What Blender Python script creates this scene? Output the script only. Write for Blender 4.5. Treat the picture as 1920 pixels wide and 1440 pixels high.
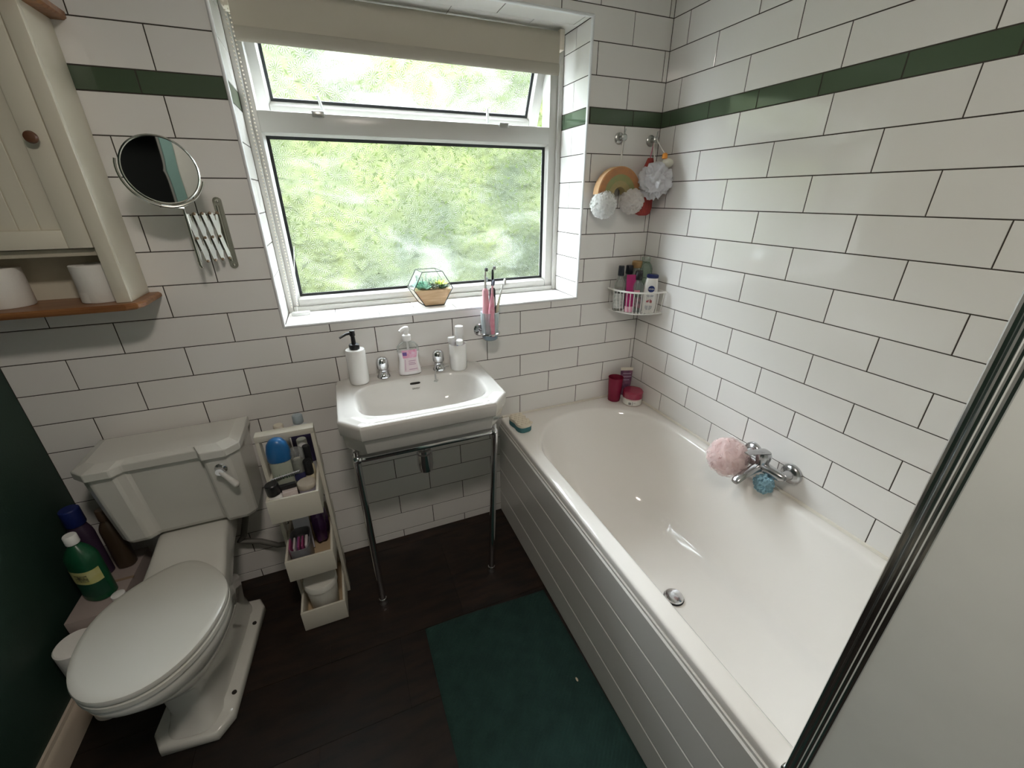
import bpy, bmesh, math, random
from mathutils import Vector, Matrix, Euler
random.seed(7)
PI = math.pi
SC = bpy.context.scene
COL = SC.collection
for o in list(bpy.data.objects): bpy.data.objects.remove(o)

# ------------------------------------------------------------------ camera
cam_d = bpy.data.cameras.new('camera'); cam = bpy.data.objects.new('camera', cam_d); COL.objects.link(cam)
cam_d.sensor_fit = 'HORIZONTAL'; cam_d.sensor_width = 36.0; cam_d.lens = 36.0 * 777.04 / 1920
cam_d.clip_start = 0.02; cam_d.clip_end = 200
CX, CY, CZ = (0.9251, -0.3796, -0.0033), (-0.1594, -0.3805, -0.9109), (0.3445, 0.8433, -0.4125)
cam.matrix_world = Matrix(((CX[0], -CY[0], -CZ[0], -1.3281), (CX[1], -CY[1], -CZ[1], -1.6161),
                           (CX[2], -CY[2], -CZ[2], 1.5027), (0, 0, 0, 1)))
SC.camera = cam

# ------------------------------------------------------------------ light
SKY, SUN, LAMP, EXPO = 11.0, 0.4, 4.6, 1.4
w = bpy.data.worlds.new('sky'); SC.world = w; w.use_nodes = True
bgn = w.node_tree.nodes['Background']
bgn.inputs[0].default_value = (0.84, 0.93, 1.0, 1); bgn.inputs[1].default_value = SKY
def light(name, kind, loc, energy, col, rot=(0, 0, 0), **k):
    d = bpy.data.lights.new(name, kind); d.energy = energy; d.color = col
    for a, v in k.items(): setattr(d, a, v)
    o = bpy.data.objects.new(name, d); COL.objects.link(o); o.location = loc; o.rotation_euler = rot
    return o
light('sun', 'SUN', (0, -3, 8), SUN, (1.0, 0.95, 0.82), (math.radians(38), 0, math.radians(-18)), angle=0.02)
light('ceiling_lamp_light', 'AREA', (-1.3, -1.5, 2.33), LAMP, (1.0, 0.90, 0.80), (0, 0, 0), shape='DISK', size=0.22)
por = light('window_portal', 'AREA', (-0.945, 0.30, 1.60), 1, (1, 1, 1), (math.radians(-90), 0, 0), shape='RECTANGLE', size=1.2, size_y=1.0)
por.data.cycles.is_portal = True
SC.view_settings.view_transform = 'Standard'; SC.view_settings.look = 'None'
SC.view_settings.exposure = EXPO; SC.view_settings.gamma = 1.0; SC.view_settings.use_curve_mapping = False
SC.cycles.use_denoising = True
SC.cycles.max_bounces = 12; SC.cycles.diffuse_bounces = 6; SC.cycles.transparent_max_bounces = 24
SC.cycles.sample_clamp_indirect = 6.0

# ------------------------------------------------------------------ materials
MATS = {}
def mat(name, col, rough=0.5, metal=0.0, trans=0.0, ior=1.45, coat=0.0, bump=None, var=None, sss=0.0, rnd=0.0, alpha=1.0):
    if name in MATS: return MATS[name]
    m = bpy.data.materials.new(name); m.use_nodes = True; nt = m.node_tree; b = nt.nodes['Principled BSDF']
    b.inputs['Base Color'].default_value = (*col, 1); b.inputs['Roughness'].default_value = rough
    b.inputs['Metallic'].default_value = metal; b.inputs['Transmission Weight'].default_value = trans
    b.inputs['IOR'].default_value = ior; b.inputs['Coat Weight'].default_value = coat
    b.inputs['Coat Roughness'].default_value = 0.05; b.inputs['Alpha'].default_value = alpha
    if sss: b.inputs['Subsurface Weight'].default_value = sss; b.inputs['Subsurface Radius'].default_value = (.01, .008, .006)
    N = nt.nodes.new; L = nt.links.new
    tc = N('ShaderNodeTexCoord')
    if bump:
        n = N('ShaderNodeTexNoise'); n.inputs['Scale'].default_value = bump[0]; n.inputs['Detail'].default_value = 4
        L(tc.outputs['Object'], n.inputs['Vector'])
        bp = N('ShaderNodeBump'); bp.inputs['Strength'].default_value = bump[1]; bp.inputs['Distance'].default_value = bump[2] if len(bump) > 2 else 0.002
        L(n.outputs['Fac'], bp.inputs['Height']); L(bp.outputs['Normal'], b.inputs['Normal'])
    if var:   # (scale, colour2, stretch)
        n = N('ShaderNodeTexNoise'); n.inputs['Scale'].default_value = var[0]; n.inputs['Detail'].default_value = 6
        mp = N('ShaderNodeMapping'); mp.inputs['Scale'].default_value = var[2] if len(var) > 2 else (1, 1, 1)
        L(tc.outputs['Object'], mp.inputs['Vector']); L(mp.outputs['Vector'], n.inputs['Vector'])
        r = N('ShaderNodeValToRGB'); r.color_ramp.elements[0].position = .35; r.color_ramp.elements[1].position = .65
        r.color_ramp.elements[0].color = (*col, 1); r.color_ramp.elements[1].color = (*var[1], 1)
        L(n.outputs['Fac'], r.inputs['Fac']); src = r.outputs['Color']
        L(src, b.inputs['Base Color'])
    else: src = None
    if rnd:
        oi = N('ShaderNodeObjectInfo'); hs = N('ShaderNodeHueSaturation')
        mr = N('ShaderNodeMapRange'); mr.inputs['To Min'].default_value = 1 - rnd; mr.inputs['To Max'].default_value = 1 + rnd
        L(oi.outputs['Random'], mr.inputs['Value']); L(mr.outputs['Result'], hs.inputs['Value'])
        if src: L(src, hs.inputs['Color'])
        else: hs.inputs['Color'].default_value = (*col, 1)
        L(hs.outputs['Color'], b.inputs['Base Color'])
    MATS[name] = m; return m
def cloth_mat(name, col, k=0.5, clear=0.0):
    if name in MATS: return MATS[name]
    m = bpy.data.materials.new(name); m.use_nodes = True; nt = m.node_tree; nt.nodes.clear(); N = nt.nodes.new; L = nt.links.new
    o = N('ShaderNodeOutputMaterial'); d = N('ShaderNodeBsdfDiffuse'); t = N('ShaderNodeBsdfTranslucent'); x = N('ShaderNodeMixShader')
    d.inputs[0].default_value = (*col, 1); t.inputs[0].default_value = (*col, 1); x.inputs[0].default_value = k
    L(d.outputs[0], x.inputs[1]); L(t.outputs[0], x.inputs[2]); src = x
    if clear:
        src = N('ShaderNodeMixShader'); tr = N('ShaderNodeBsdfTransparent'); src.inputs[0].default_value = clear; L(x.outputs[0], src.inputs[1]); L(tr.outputs[0], src.inputs[2])
    L(src.outputs[0], o.inputs[0]); MATS[name] = m; return m
def clear_mat(name, col, op=0.25, rough=0.05):
    """thin clear plastic or glass: mostly see-through, some tinted gloss"""
    if name in MATS: return MATS[name]
    m = bpy.data.materials.new(name); m.use_nodes = True; nt = m.node_tree; nt.nodes.clear(); N = nt.nodes.new; L = nt.links.new
    o = N('ShaderNodeOutputMaterial'); p = N('ShaderNodeBsdfPrincipled'); t = N('ShaderNodeBsdfTransparent'); x = N('ShaderNodeMixShader')
    p.inputs['Base Color'].default_value = (*col, 1); p.inputs['Roughness'].default_value = rough
    t.inputs[0].default_value = (*[0.4 + 0.6 * c for c in col], 1)
    f = N('ShaderNodeFresnel'); f.inputs[0].default_value = 1.4
    a = N('ShaderNodeMath'); a.operation = 'ADD'; a.inputs[1].default_value = op; a.use_clamp = True
    L(f.outputs[0], a.inputs[0]); L(a.outputs[0], x.inputs[0]); L(t.outputs[0], x.inputs[1]); L(p.outputs[0], x.inputs[2]); L(x.outputs[0], o.inputs[0])
    MATS[name] = m; return m

TILE = mat('white glazed tile', (.82, .80, .775), .07, rnd=.02)
GTILE = mat('green glazed tile', (.078, .112, .070), .07, rnd=.08)
GROUT = mat('dark grout', (.055, .045, .038), .9)
PORC = mat('white porcelain', (.66, .64, .61), .06, coat=.4)
ENAM = mat('white bath enamel', (.86, .83, .79), .10, coat=.3)
CHROME = mat('chrome', (.72, .72, .74), .08, 1.0)
STEEL = mat('dull steel', (.55, .56, .55), .28, 1.0)
PVC = mat('white window plastic', (.52, .51, .48), .25)
WHITE = mat('white plastic', (.85, .85, .84), .3)
BLACK = mat('black plastic', (.012, .012, .014), .35)
GASKET = mat('black rubber', (.015, .017, .018), .6)
GREENP = mat('dark green paint', (.016, .040, .028), .6, bump=(160, .15))
CREAMP = mat('cream painted wood', (.70, .66, .55), .4, bump=(40, .05))
PINE = mat('varnished pine', (.30, .135, .05), .35, var=(6, (.20, .08, .03), (1, 14, 14)))
WOODW = mat('pale wood', (.62, .44, .27), .5, var=(7, (.52, .34, .19), (2, 16, 16)))
TROLW = mat('white painted board', (.62, .59, .51), .45)
SKIRT = mat('cream skirting paint', (.62, .53, .43), .4)
PAPER = mat('white paper', (.86, .84, .80), .9, bump=(120, .2))
CEIL = mat('white ceiling paint', (.82, .81, .78), .9)

# ------------------------------------------------------------------ mesh helpers
class G:
    def __init__(s): s.v = []; s.f = []; s.T = None
    def add(s, vs, fs):
        n = len(s.v)
        for p in vs: s.v.append(Vector(p) if s.T is None else s.T @ Vector(p))
        for f in fs: s.f.append(tuple(i + n for i in f))
        return s
    def box(s, x0, x1, y0, y1, z0, z1, ch=0.0):
        if ch <= 0:
            return s.add([(x, y, z) for z in (z0, z1) for y in (y0, y1) for x in (x0, x1)],
                         [(0, 2, 3, 1), (4, 5, 7, 6), (0, 1, 5, 4), (2, 6, 7, 3), (0, 4, 6, 2), (1, 3, 7, 5)])
        bm = bmesh.new(); bmesh.ops.create_cube(bm, size=1)
        for v in bm.verts: v.co = Vector(((x0 + x1) / 2 + v.co.x * (x1 - x0), (y0 + y1) / 2 + v.co.y * (y1 - y0), (z0 + z1) / 2 + v.co.z * (z1 - z0)))
        bmesh.ops.bevel(bm, geom=bm.edges[:], offset=ch, segments=2, affect='EDGES', profile=.5)
        return s.bm(bm)
    def bm(s, bm):
        bm.verts.index_update()
        s.add([v.co.copy() for v in bm.verts], [tuple(v.index for v in f.verts) for f in bm.faces]); bm.free(); return s
    def loft(s, rings, cap0=True, cap1=True, closed=True):
        n = len(rings[0]); vs = [p for r in rings for p in r]; fs = []
        for i in range(len(rings) - 1):
            for j in range(n if closed else n - 1):
                k = (j + 1) % n
                fs.append((i * n + j, i * n + k, (i + 1) * n + k, (i + 1) * n + j))
        if cap0: fs.append(tuple(reversed(range(n))))
        if cap1: fs.append(tuple(range((len(rings) - 1) * n, len(rings) * n)))
        return s.add(vs, fs)
    def lathe(s, prof, c=(0, 0, 0), seg=24, sx=1.0, sy=1.0, cap0=True, cap1=True, rot=None, pw=2.0):
        rings = []
        for r, z in prof: rings.append(ring(0, 0, z, max(r, 1e-5) * sx, max(r, 1e-5) * sy, seg, pw))
        Mx = Matrix.Translation(c)
        if rot is not None: Mx = Mx @ rot.to_matrix().to_4x4() if isinstance(rot, Euler) else Mx @ rot
        rings = [[Mx @ Vector(p) for p in r] for r in rings]
        return s.loft(rings, cap0, cap1)
    def tube(s, pts, r, seg=10, closed=False, caps=True):
        pts = [Vector(p) for p in pts]; n = len(pts)
        rr = r if isinstance(r, (list, tuple)) else [r] * n
        rings = []; up = None
        for i, p in enumerate(pts):
            if closed: t = (pts[(i + 1) % n] - pts[i - 1])
            else: t = pts[min(i + 1, n - 1)] - pts[max(i - 1, 0)]
            t.normalize()
            if up is None: up = Vector((0, 0, 1)) if abs(t.z) < .9 else Vector((1, 0, 0))
            a = (up - t * up.dot(t)).normalized(); b = t.cross(a); up = a
            rings.append([p + (a * math.cos(2 * PI * k / seg) + b * math.sin(2 * PI * k / seg)) * rr[i] for k in range(seg)])
        if closed: rings.append(rings[0]); caps = False
        return s.loft(rings, caps, caps)
    def sphere(s, c, r, seg=16, rings=10):
        r = r if isinstance(r, (tuple, list)) else (r, r, r)
        R = [[(c[0] + r[0] * math.sin(t) * math.cos(2 * PI * j / seg), c[1] + r[1] * math.sin(t) * math.sin(2 * PI * j / seg), c[2] - r[2] * math.cos(t))
              for j in range(seg)] for t in [max(.02, PI * i / rings) if i < rings else PI - .02 for i in range(rings + 1)]]
        return s.loft(R)
    def prism(s, poly, y0, y1):       # polygon in xz, extruded along y
        n = len(poly)
        return s.loft([[(x, y0, z) for x, z in poly], [(x, y1, z) for x, z in poly]])
    def build(s, name, m, parent=None, smooth=35, kind=None, label=None):
        me = bpy.data.meshes.new(name)
        off = Vector(parent_loc(parent)) if parent else Vector((0, 0, 0))
        me.from_pydata([v - off for v in s.v], [], s.f); me.update()
        bm = bmesh.new(); bm.from_mesh(me); bmesh.ops.recalc_face_normals(bm, faces=bm.faces[:]); bm.to_mesh(me); bm.free()
        if smooth:
            me.shade_smooth(); me.set_sharp_from_angle(angle=math.radians(smooth))
        me.materials.append(m); o = bpy.data.objects.new(name, me); COL.objects.link(o)
        if parent: o.parent = parent
        if kind: o['kind'] = kind
        if label: o['label'] = label
        return o
def parent_loc(p):
    l = Vector(p.location)
    while p.parent: p = p.parent; l += Vector(p.location)
    return l
def ring(cx, cy, z, rx, ry, n=32, pw=2.0, ph=0.0):
    out = []
    for k in range(n):
        a = 2 * PI * k / n + ph; c, s_ = math.cos(a), math.sin(a)
        out.append(Vector((cx + rx * math.copysign(abs(c) ** (2 / pw), c), cy + ry * math.copysign(abs(s_) ** (2 / pw), s_), z)))
    return out
def thing(name, label, cat, loc, group=None):
    o = bpy.data.objects.new(name, None); COL.objects.link(o); o.location = loc; o.empty_display_size = .02
    o['label'] = label; o['category'] = cat
    if group: o['group'] = group
    return o
def struct_empty(name, loc=(0, 0, 0)):
    o = bpy.data.objects.new(name, None); COL.objects.link(o); o.location = loc; o['kind'] = 'structure'; return o
def tag(o, label, cat, group=None):
    o['label'] = label; o['category'] = cat
    if group: o['group'] = group
    return o
def arc(c, r, a0, a1, n, f):  # f maps (u,v) to point
    return [f(c[0] + r * math.cos(a0 + (a1 - a0) * i / n), c[1] + r * math.sin(a0 + (a1 - a0) * i / n)) for i in range(n + 1)]
def text(s, size, M4, m, parent, name='lettering', ext=.0002):
    cu = bpy.data.curves.new(name, 'FONT'); cu.body = s; cu.size = size; cu.align_x = 'CENTER'; cu.align_y = 'CENTER'; cu.extrude = ext
    o = bpy.data.objects.new('t', cu); COL.objects.link(o)
    dg = bpy.context.evaluated_depsgraph_get(); me = bpy.data.meshes.new_from_object(o.evaluated_get(dg))
    bpy.data.objects.remove(o)
    me.transform(Matrix.Translation(-parent_loc(parent)) @ M4); me.name = name
    me.materials.clear(); me.materials.append(m)
    b = bpy.data.objects.new(name, me); COL.objects.link(b); b.parent = parent; return b

# ================================================================== STRUCTURE
XL, YN, ZC = -2.294, -2.25, 2.40
OX0, OX1, OZ0, OZ1, RD = -1.535, -0.352, 1.085, 2.081, 0.215      # window opening and reveal depth
GR = .0016; TT = .007; GAP = .0030
g = G(); g.box(XL - .1, OX0 - GR, GR, .33, 0, ZC); g.box(OX1 + GR, .15, GR, .33, 0, ZC)
g.box(OX0 - GR, OX1 + GR, GR, .33, 0, OZ0 - GR); g.box(OX0 - GR, OX1 + GR, GR, .33, OZ1 + GR, ZC)
wall_back = g.build('wall_back', GROUT, kind='structure')
g = G(); g.box(GR, .15, YN, GR, 0, ZC); wall_right = g.build('wall_right', GROUT, kind='structure')
g = G(); g.box(XL - .1, XL, YN, 0, 0, ZC); wall_left = g.build('wall_left', GREENP, kind='structure')
g = G(); g.box(XL - .1, -1.75, YN - .1, YN, 0, ZC); g.box(-.95, .15, YN - .1, YN, 0, ZC); g.box(-1.75, -.95, YN - .1, YN, 2.02, ZC)
g.build('wall_front', mat('pale wall paint', (.62, .62, .58), .7), kind='structure')
g = G(); g.box(XL - .1, .15, YN - .1, .33, ZC, ZC + .1); g.build('ceiling', CEIL, kind='structure')
door = struct_empty('door_1', (-1.35, YN - .06, 0))
g = G()
for x0, x1 in ((-1.80, -1.73), (-.97, -.90)): g.box(x0, x1, YN, YN + .018, 0, 2.06)
g.box(-1.80, -.90, YN, YN + .018, 2.02, 2.09); g.build('door_frame', mat('teal door frame paint', (.20, .33, .31), .4), door)
g = G(); g.box(-1.76, -1.72, YN - .86, YN - .1, .005, 2.02); g.build('door_leaf', mat('white door paint', (.78, .78, .75), .4), door)
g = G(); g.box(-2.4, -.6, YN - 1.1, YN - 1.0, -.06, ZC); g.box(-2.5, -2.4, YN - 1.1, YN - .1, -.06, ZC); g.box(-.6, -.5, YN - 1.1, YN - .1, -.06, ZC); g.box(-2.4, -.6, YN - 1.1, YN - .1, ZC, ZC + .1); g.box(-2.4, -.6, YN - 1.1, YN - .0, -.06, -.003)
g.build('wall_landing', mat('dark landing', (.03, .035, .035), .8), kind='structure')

# floor planks of dark vinyl
g = G(); g.box(XL, .15, YN, .05, -.06, -.003); floor = g.build('floor', mat('floor underlay', (.01, .008, .007), .9), kind='structure')
FLM = mat('dark brown vinyl plank', (.007, .0048, .0038), .5, var=(5.5, (.026, .013, .008), (1.4, 6, 1)), rnd=.45, bump=(60, .25))
rows = [(-.055 - .275 * i) for i in range(-1, 9)]
fy = [.05, -.055, -.51, -.7625, -1.02, -1.28, -1.54, -1.8, -2.06, YN]
fj = [[-2.1, -1.214, -.33], [-1.573, -1.084, -.6, -2.05], [-1.333, -1.95, -.72], [-1.606, -1.0], [-1.3, -1.95], [-1.6, -1.0], [-1.3, -1.95], [-1.6, -1.0], [-1.3, -1.95]]
for r in range(len(fy) - 1):
    xs = sorted([XL] + fj[r] + [.0])
    for i in range(len(xs) - 1):
        o = G().box(xs[i] + .0006, xs[i + 1] - .0006, fy[r + 1] + .0006, fy[r] - .0006, -.004, 0).build('plank', FLM, floor, smooth=0)
# skirting along the green wall
sk = G().loft([[(XL, y, 0), (XL + .018, y, 0), (XL + .018, y, .075), (XL + .014, y, .088), (XL + .010, y, .094), (XL + .008, y, .106), (XL, y, .106)] for y in (-.002, YN)])
sk.build('baseboard_left', SKIRT, kind='structure', smooth=20)

# ---- tiles
def tile_mesh(w, h, m, key={}):
    k = (round(w, 4), round(h, 4), m.name)
    if k in key: return key[k]
    a, b, c = w / 2, h / 2, .0007
    a2, b2 = a - c, b - c
    vs = [(-a2, 0, -b2), (a2, 0, -b2), (a2, 0, b2), (-a2, 0, b2), (-a, c, -b), (a, c, -b), (a, c, b), (-a, c, b), (-a, TT, -b), (a, TT, -b), (a, TT, b), (-a, TT, b)]
    fs = [(0, 1, 2, 3)]
    for i in range(4):
        j = (i + 1) % 4; fs += [(4 + i, 4 + j, j, i), (8 + i, 8 + j, 4 + j, 4 + i)]
    me = bpy.data.meshes.new('tile'); me.from_pydata(vs, [], fs); me.materials.append(m); key[k] = me
    return me
jr = random.Random(3)
def tile(parent, w, h, loc, rot, m=TILE):
    if w < .006 or h < .006: return
    o = bpy.data.objects.new('tile', tile_mesh(w, h, m)); COL.objects.link(o); o.parent = parent; o.location = loc
    j = lambda: math.radians(jr.uniform(-.13, .13))
    R = Euler(rot).to_matrix() @ Euler((j(), 0, j())).to_matrix(); o.rotation_euler = R.to_euler()
    return o
P, W = .101, .30355
zL = [1.7572 - P * k for k in range(18)] + [0.0]
zG = 1.8112; zU = [zG + P * k for k in range(7)]; zU[-1] = ZC
rowsz = [(zL[k + 1], zL[k], k % 2, None) for k in range(18)] + [(zL[0], zG, 2, 'g')] + [(zU[k], zU[k + 1], k % 2, None) for k in range(6)]
A0, B0, Cc, Dd = .0201, .1759, .0880, .2411
def cuts(first, length, end):
    xs = [0.0]
    x = first
    while x < end: xs.append(x); x += length
    xs.append(end); return xs
def lshape(parent, poly, m):           # L cut tile at a corner of the window, polygon in xz
    g = G(); n = len(poly); cx = sum(p[0] for p in poly) / n
    o = g.prism(poly, 0.0, TT).build('tile', m, parent, smooth=0); return o
for z0, z1, par, kind in rowsz:
    m = GTILE if kind else TILE
    b0, b1 = z0 + GAP / 2, z1 - GAP / 2
    xs = cuts({0: B0, 1: A0, 2: .1406}[par], .2 if kind else W, -XL)
    for i in range(len(xs) - 1):
        x1, x0 = -xs[i] - GAP / 2 * (i > 0), -xs[i + 1] + GAP / 2
        if i == 0: x1 = -.001
        E = .004                         # room for the edge trim around the window
        ix0, ix1, iz0, iz1 = max(x0, OX0 - E), min(x1, OX1 + E), max(b0, OZ0 - E), min(b1, OZ1 + E)
        if ix0 >= ix1 or iz0 >= iz1:
            tile(wall_back, x1 - x0, b1 - b0, ((x0 + x1) / 2, 0, (b0 + b1) / 2), (0, 0, 0), m); continue
        fx, fz = (ix0 <= x0 + 1e-6 and ix1 >= x1 - 1e-6), (iz0 <= b0 + 1e-6 and iz1 >= b1 - 1e-6)
        if fx and fz: continue
        if fz:
            if ix0 > x0: tile(wall_back, ix0 - x0, b1 - b0, ((x0 + ix0) / 2, 0, (b0 + b1) / 2), (0, 0, 0), m)
            if ix1 < x1: tile(wall_back, x1 - ix1, b1 - b0, ((x1 + ix1) / 2, 0, (b0 + b1) / 2), (0, 0, 0), m)
        elif fx:
            if iz0 > b0: tile(wall_back, x1 - x0, iz0 - b0, ((x0 + x1) / 2, 0, (b0 + iz0) / 2), (0, 0, 0), m)
            if iz1 < b1: tile(wall_back, x1 - x0, b1 - iz1, ((x0 + x1) / 2, 0, (b1 + iz1) / 2), (0, 0, 0), m)
        else:
            if ix0 > x0: side = [(x0, b0)]
            if ix0 > x0 and iz0 > b0: poly = [(x0, b0), (x1, b0), (x1, iz0), (ix0, iz0), (ix0, b1), (x0, b1)]
            elif ix0 > x0: poly = [(x0, b0), (ix0, b0), (ix0, iz1), (x1, iz1), (x1, b1), (x0, b1)]
            elif iz0 > b0: poly = [(x0, b0), (x1, b0), (x1, b1), (ix1, b1), (ix1, iz0), (x0, iz0)]
            else: poly = [(ix1, b0), (x1, b0), (x1, b1), (x0, b1), (x0, iz1), (ix1, iz1)]
            lshape(wall_back, poly, m)
    ys = cuts({0: Cc, 1: Dd, 2: .05}[par], .2 if kind else W, 1.72)
    for i in range(len(ys) - 1):
        y1, y0 = -ys[i] - (GAP / 2 if i else .001), -ys[i + 1] + GAP / 2
        tile(wall_right, y1 - y0, b1 - b0, (0, (y0 + y1) / 2, (b0 + b1) / 2), (0, 0, -PI / 2), m)
# reveal tiles: jambs follow the wall rows, head and sill run two courses deep
for z0, z1, par, kind in rowsz:
    b0, b1 = max(z0 + GAP / 2, OZ0 + .001), min(z1 - GAP / 2, OZ1 - .001)
    if b1 - b0 < .01: continue
    m = GTILE if kind else TILE
    sp = [.004, .115, RD] if (par == 0) else [.004, .185, RD] if par == 2 else [.004, RD]
    for i in range(len(sp) - 1):
        y0, y1 = sp[i] + (.001 if i else 0), sp[i + 1] - .001
        tile(wall_back, y1 - y0, b1 - b0, (OX1, (y0 + y1) / 2, (b0 + b1) / 2), (0, 0, -PI / 2), m)
        tile(wall_back, y1 - y0, b1 - b0, (OX0, (y0 + y1) / 2, (b0 + b1) / 2), (0, 0, PI / 2), m)
for zz, rot, offs in ((OZ0, (-PI / 2, 0, 0), (.33, .17)), (OZ1, (PI / 2, 0, 0), (.25, .09))):
    for r, (y0, y1) in enumerate(((.004, .103), (.105, RD))):
        x = OX0 + .001; nx = OX0 + offs[r]
        while x < OX1 - .01:
            e = min(nx, OX1 - .001)
            tile(wall_back, e - x - .0022, y1 - y0, ((x + e) / 2, (y0 + y1) / 2, zz), rot)
            x = e; nx = e + W
# white quadrant trim around the opening
t1 = struct_empty('trim_1', (OX0, 0, OZ0))
TR = mat('white trim plastic', (.80, .81, .82), .2)
def quad_trim(p0, p1, inx, inz):
    p0, p1 = Vector(p0), Vector(p1); rr = []
    for p in (p0, p1):
        rr.append([p + Vector((inx * a, b, inz * a)) for a, b in ((-.004, .006), (-.004, .0), (-.002, -.0035), (.001, -.005), (.004, -.004), (.006, -.001), (.006, .006))])
    return G().loft(rr).build('trim_strip', TR, t1, smooth=50)
quad_trim((OX0 - .002, 0, OZ0 - .004), (OX0 - .002, 0, OZ1 + .004), 1, 0); quad_trim((OX1 + .002, 0, OZ0 - .004), (OX1 + .002, 0, OZ1 + .004), -1, 0)
quad_trim((OX0 - .004, 0, OZ0 - .002), (OX1 + .004, 0, OZ0 - .002), 0, 1); quad_trim((OX0 - .004, 0, OZ1 + .002), (OX1 + .004, 0, OZ1 + .002), 0, -1)

# ---- window
def glass_pane_mat():
    m = bpy.data.materials.new('patterned window glass'); m.use_nodes = True; nt = m.node_tree; nt.nodes.clear(); N = nt.nodes.new; L = nt.links.new
    def mth(op, a, b=None, c=None):
        n = N('ShaderNodeMath'); n.operation = op
        for i, v in enumerate((a, b, c)):
            if v is None: continue
            if isinstance(v, (int, float)): n.inputs[i].default_value = v
            else: L(v, n.inputs[i])
        return n.outputs[0]
    out = N('ShaderNodeOutputMaterial'); tc = N('ShaderNodeTexCoord'); mp = N('ShaderNodeMapping'); L(tc.outputs['Object'], mp.inputs['Vector'])
    sep0 = N('ShaderNodeSeparateXYZ'); L(mp.outputs['Vector'], sep0.inputs[0]); cmb = N('ShaderNodeCombineXYZ'); L(sep0.outputs['X'], cmb.inputs['X']); L(sep0.outputs['Z'], cmb.inputs['Y'])
    vec = cmb.outputs[0]; pats = []
    for sc, off, sp in ((21.0, (0, 0, 0), 15), (27.0, (.37, .21, 0), 13)):
        m2 = N('ShaderNodeMapping'); m2.inputs['Location'].default_value = off; L(vec, m2.inputs['Vector'])
        vo = N('ShaderNodeTexVoronoi'); vo.voronoi_dimensions = '2D'; vo.inputs['Scale'].default_value = sc; vo.inputs['Randomness'].default_value = .75; L(m2.outputs[0], vo.inputs['Vector'])
        sb = N('ShaderNodeVectorMath'); sb.operation = 'SUBTRACT'; L(m2.outputs[0], sb.inputs[0]); L(vo.outputs['Position'], sb.inputs[1])
        sx = N('ShaderNodeSeparateXYZ'); L(sb.outputs[0], sx.inputs[0])
        ang = mth('ARCTAN2', sx.outputs['Y'], sx.outputs['X'])
        s = mth('SINE', mth('MULTIPLY', ang, float(sp)))
        d = vo.outputs['Distance']
        mask = mth('MULTIPLY', mth('SMOOTH_MIN', mth('MULTIPLY', d, 6.0), 1.0, .2), mth('SUBTRACT', 1.0, mth('SMOOTH_MAX', mth('MULTIPLY', mth('SUBTRACT', d, .38), 6.0), 0.0, .1)))
        pats.append(mth('MULTIPLY', s, mth('MAXIMUM', mask, 0.0)))
    pat = mth('ADD', mth('MULTIPLY', pats[0], .8), mth('MULTIPLY', pats[1], .45))
    bmp = N('ShaderNodeBump'); bmp.inputs['Strength'].default_value = 1.0; bmp.inputs['Distance'].default_value = .0012; L(pat, bmp.inputs['Height'])
    # smears and condensation
    n1 = N('ShaderNodeTexNoise'); n1.inputs['Scale'].default_value = 3.2; n1.inputs['Detail'].default_value = 10; n1.inputs['Distortion'].default_value = .7; n1.inputs['Roughness'].default_value = .62
    m3 = N('ShaderNodeMapping'); m3.inputs['Scale'].default_value = (1, 2.1, 1); m3.inputs['Location'].default_value = (3.1, 1.7, 0); L(vec, m3.inputs['Vector']); L(m3.outputs[0], n1.inputs['Vector'])
    sm = N('ShaderNodeMapRange'); sm.inputs['From Min'].default_value = .50; sm.inputs['From Max'].default_value = .72; sm.inputs['To Max'].default_value = .13; L(n1.outputs['Fac'], sm.inputs['Value'])
    tra = N('ShaderNodeBsdfTransparent'); pneg = mth('MAXIMUM', mth('MULTIPLY', pat, -1.0), 0.0)
    tcol = N('ShaderNodeMixRGB'); L(pneg, tcol.inputs[0]); tcol.inputs[1].default_value = (.99, .99, .98, 1); tcol.inputs[2].default_value = (.20, .24, .18, 1)  # dark tint on the pattern strokes stands in for light refracted away
    L(tcol.outputs[0], tra.inputs[0])
    ref = N('ShaderNodeBsdfRefraction'); ref.inputs['Roughness'].default_value = .12; ref.inputs['IOR'].default_value = 1.12; L(bmp.outputs[0], ref.inputs['Normal'])
    trl = N('ShaderNodeBsdfTranslucent'); trl.inputs[0].default_value = (.84, .88, .83, 1)
    gls = N('ShaderNodeBsdfGlossy'); gls.inputs['Roughness'].default_value = .15; L(bmp.outputs[0], gls.inputs['Normal'])
    f1 = N('ShaderNodeMixShader'); f1.inputs[0].default_value = .3; L(tra.outputs[0], f1.inputs[1]); L(ref.outputs[0], f1.inputs[2])
    f2 = N('ShaderNodeMixShader'); fac = mth('ADD', mth('ADD', mth('MULTIPLY', mth('MAXIMUM', pat, 0.0), .10), .008), sm.outputs[0]); L(fac, f2.inputs[0])
    L(f1.outputs[0], f2.inputs[1]); L(trl.outputs[0], f2.inputs[2])
    fr = N('ShaderNodeFresnel'); fr.inputs[0].default_value = 1.45
    f3 = N('ShaderNodeMixShader'); L(mth('MULTIPLY', fr.outputs[0], .6), f3.inputs[0]); L(f2.outputs[0], f3.inputs[1]); L(gls.outputs[0], f3.inputs[2])
    L(f3.outputs[0], out.inputs[0]); return m
PANE = glass_pane_mat()
PANE_BACK = bpy.data.materials.new('plain glass face'); PANE_BACK.use_nodes = True
_nt = PANE_BACK.node_tree; _nt.nodes.clear(); _o = _nt.nodes.new('ShaderNodeOutputMaterial'); _t = _nt.nodes.new('ShaderNodeBsdfTransparent'); _t.inputs[0].default_value = (.99, .99, .99, 1); _nt.links.new(_t.outputs[0], _o.inputs[0])
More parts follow.
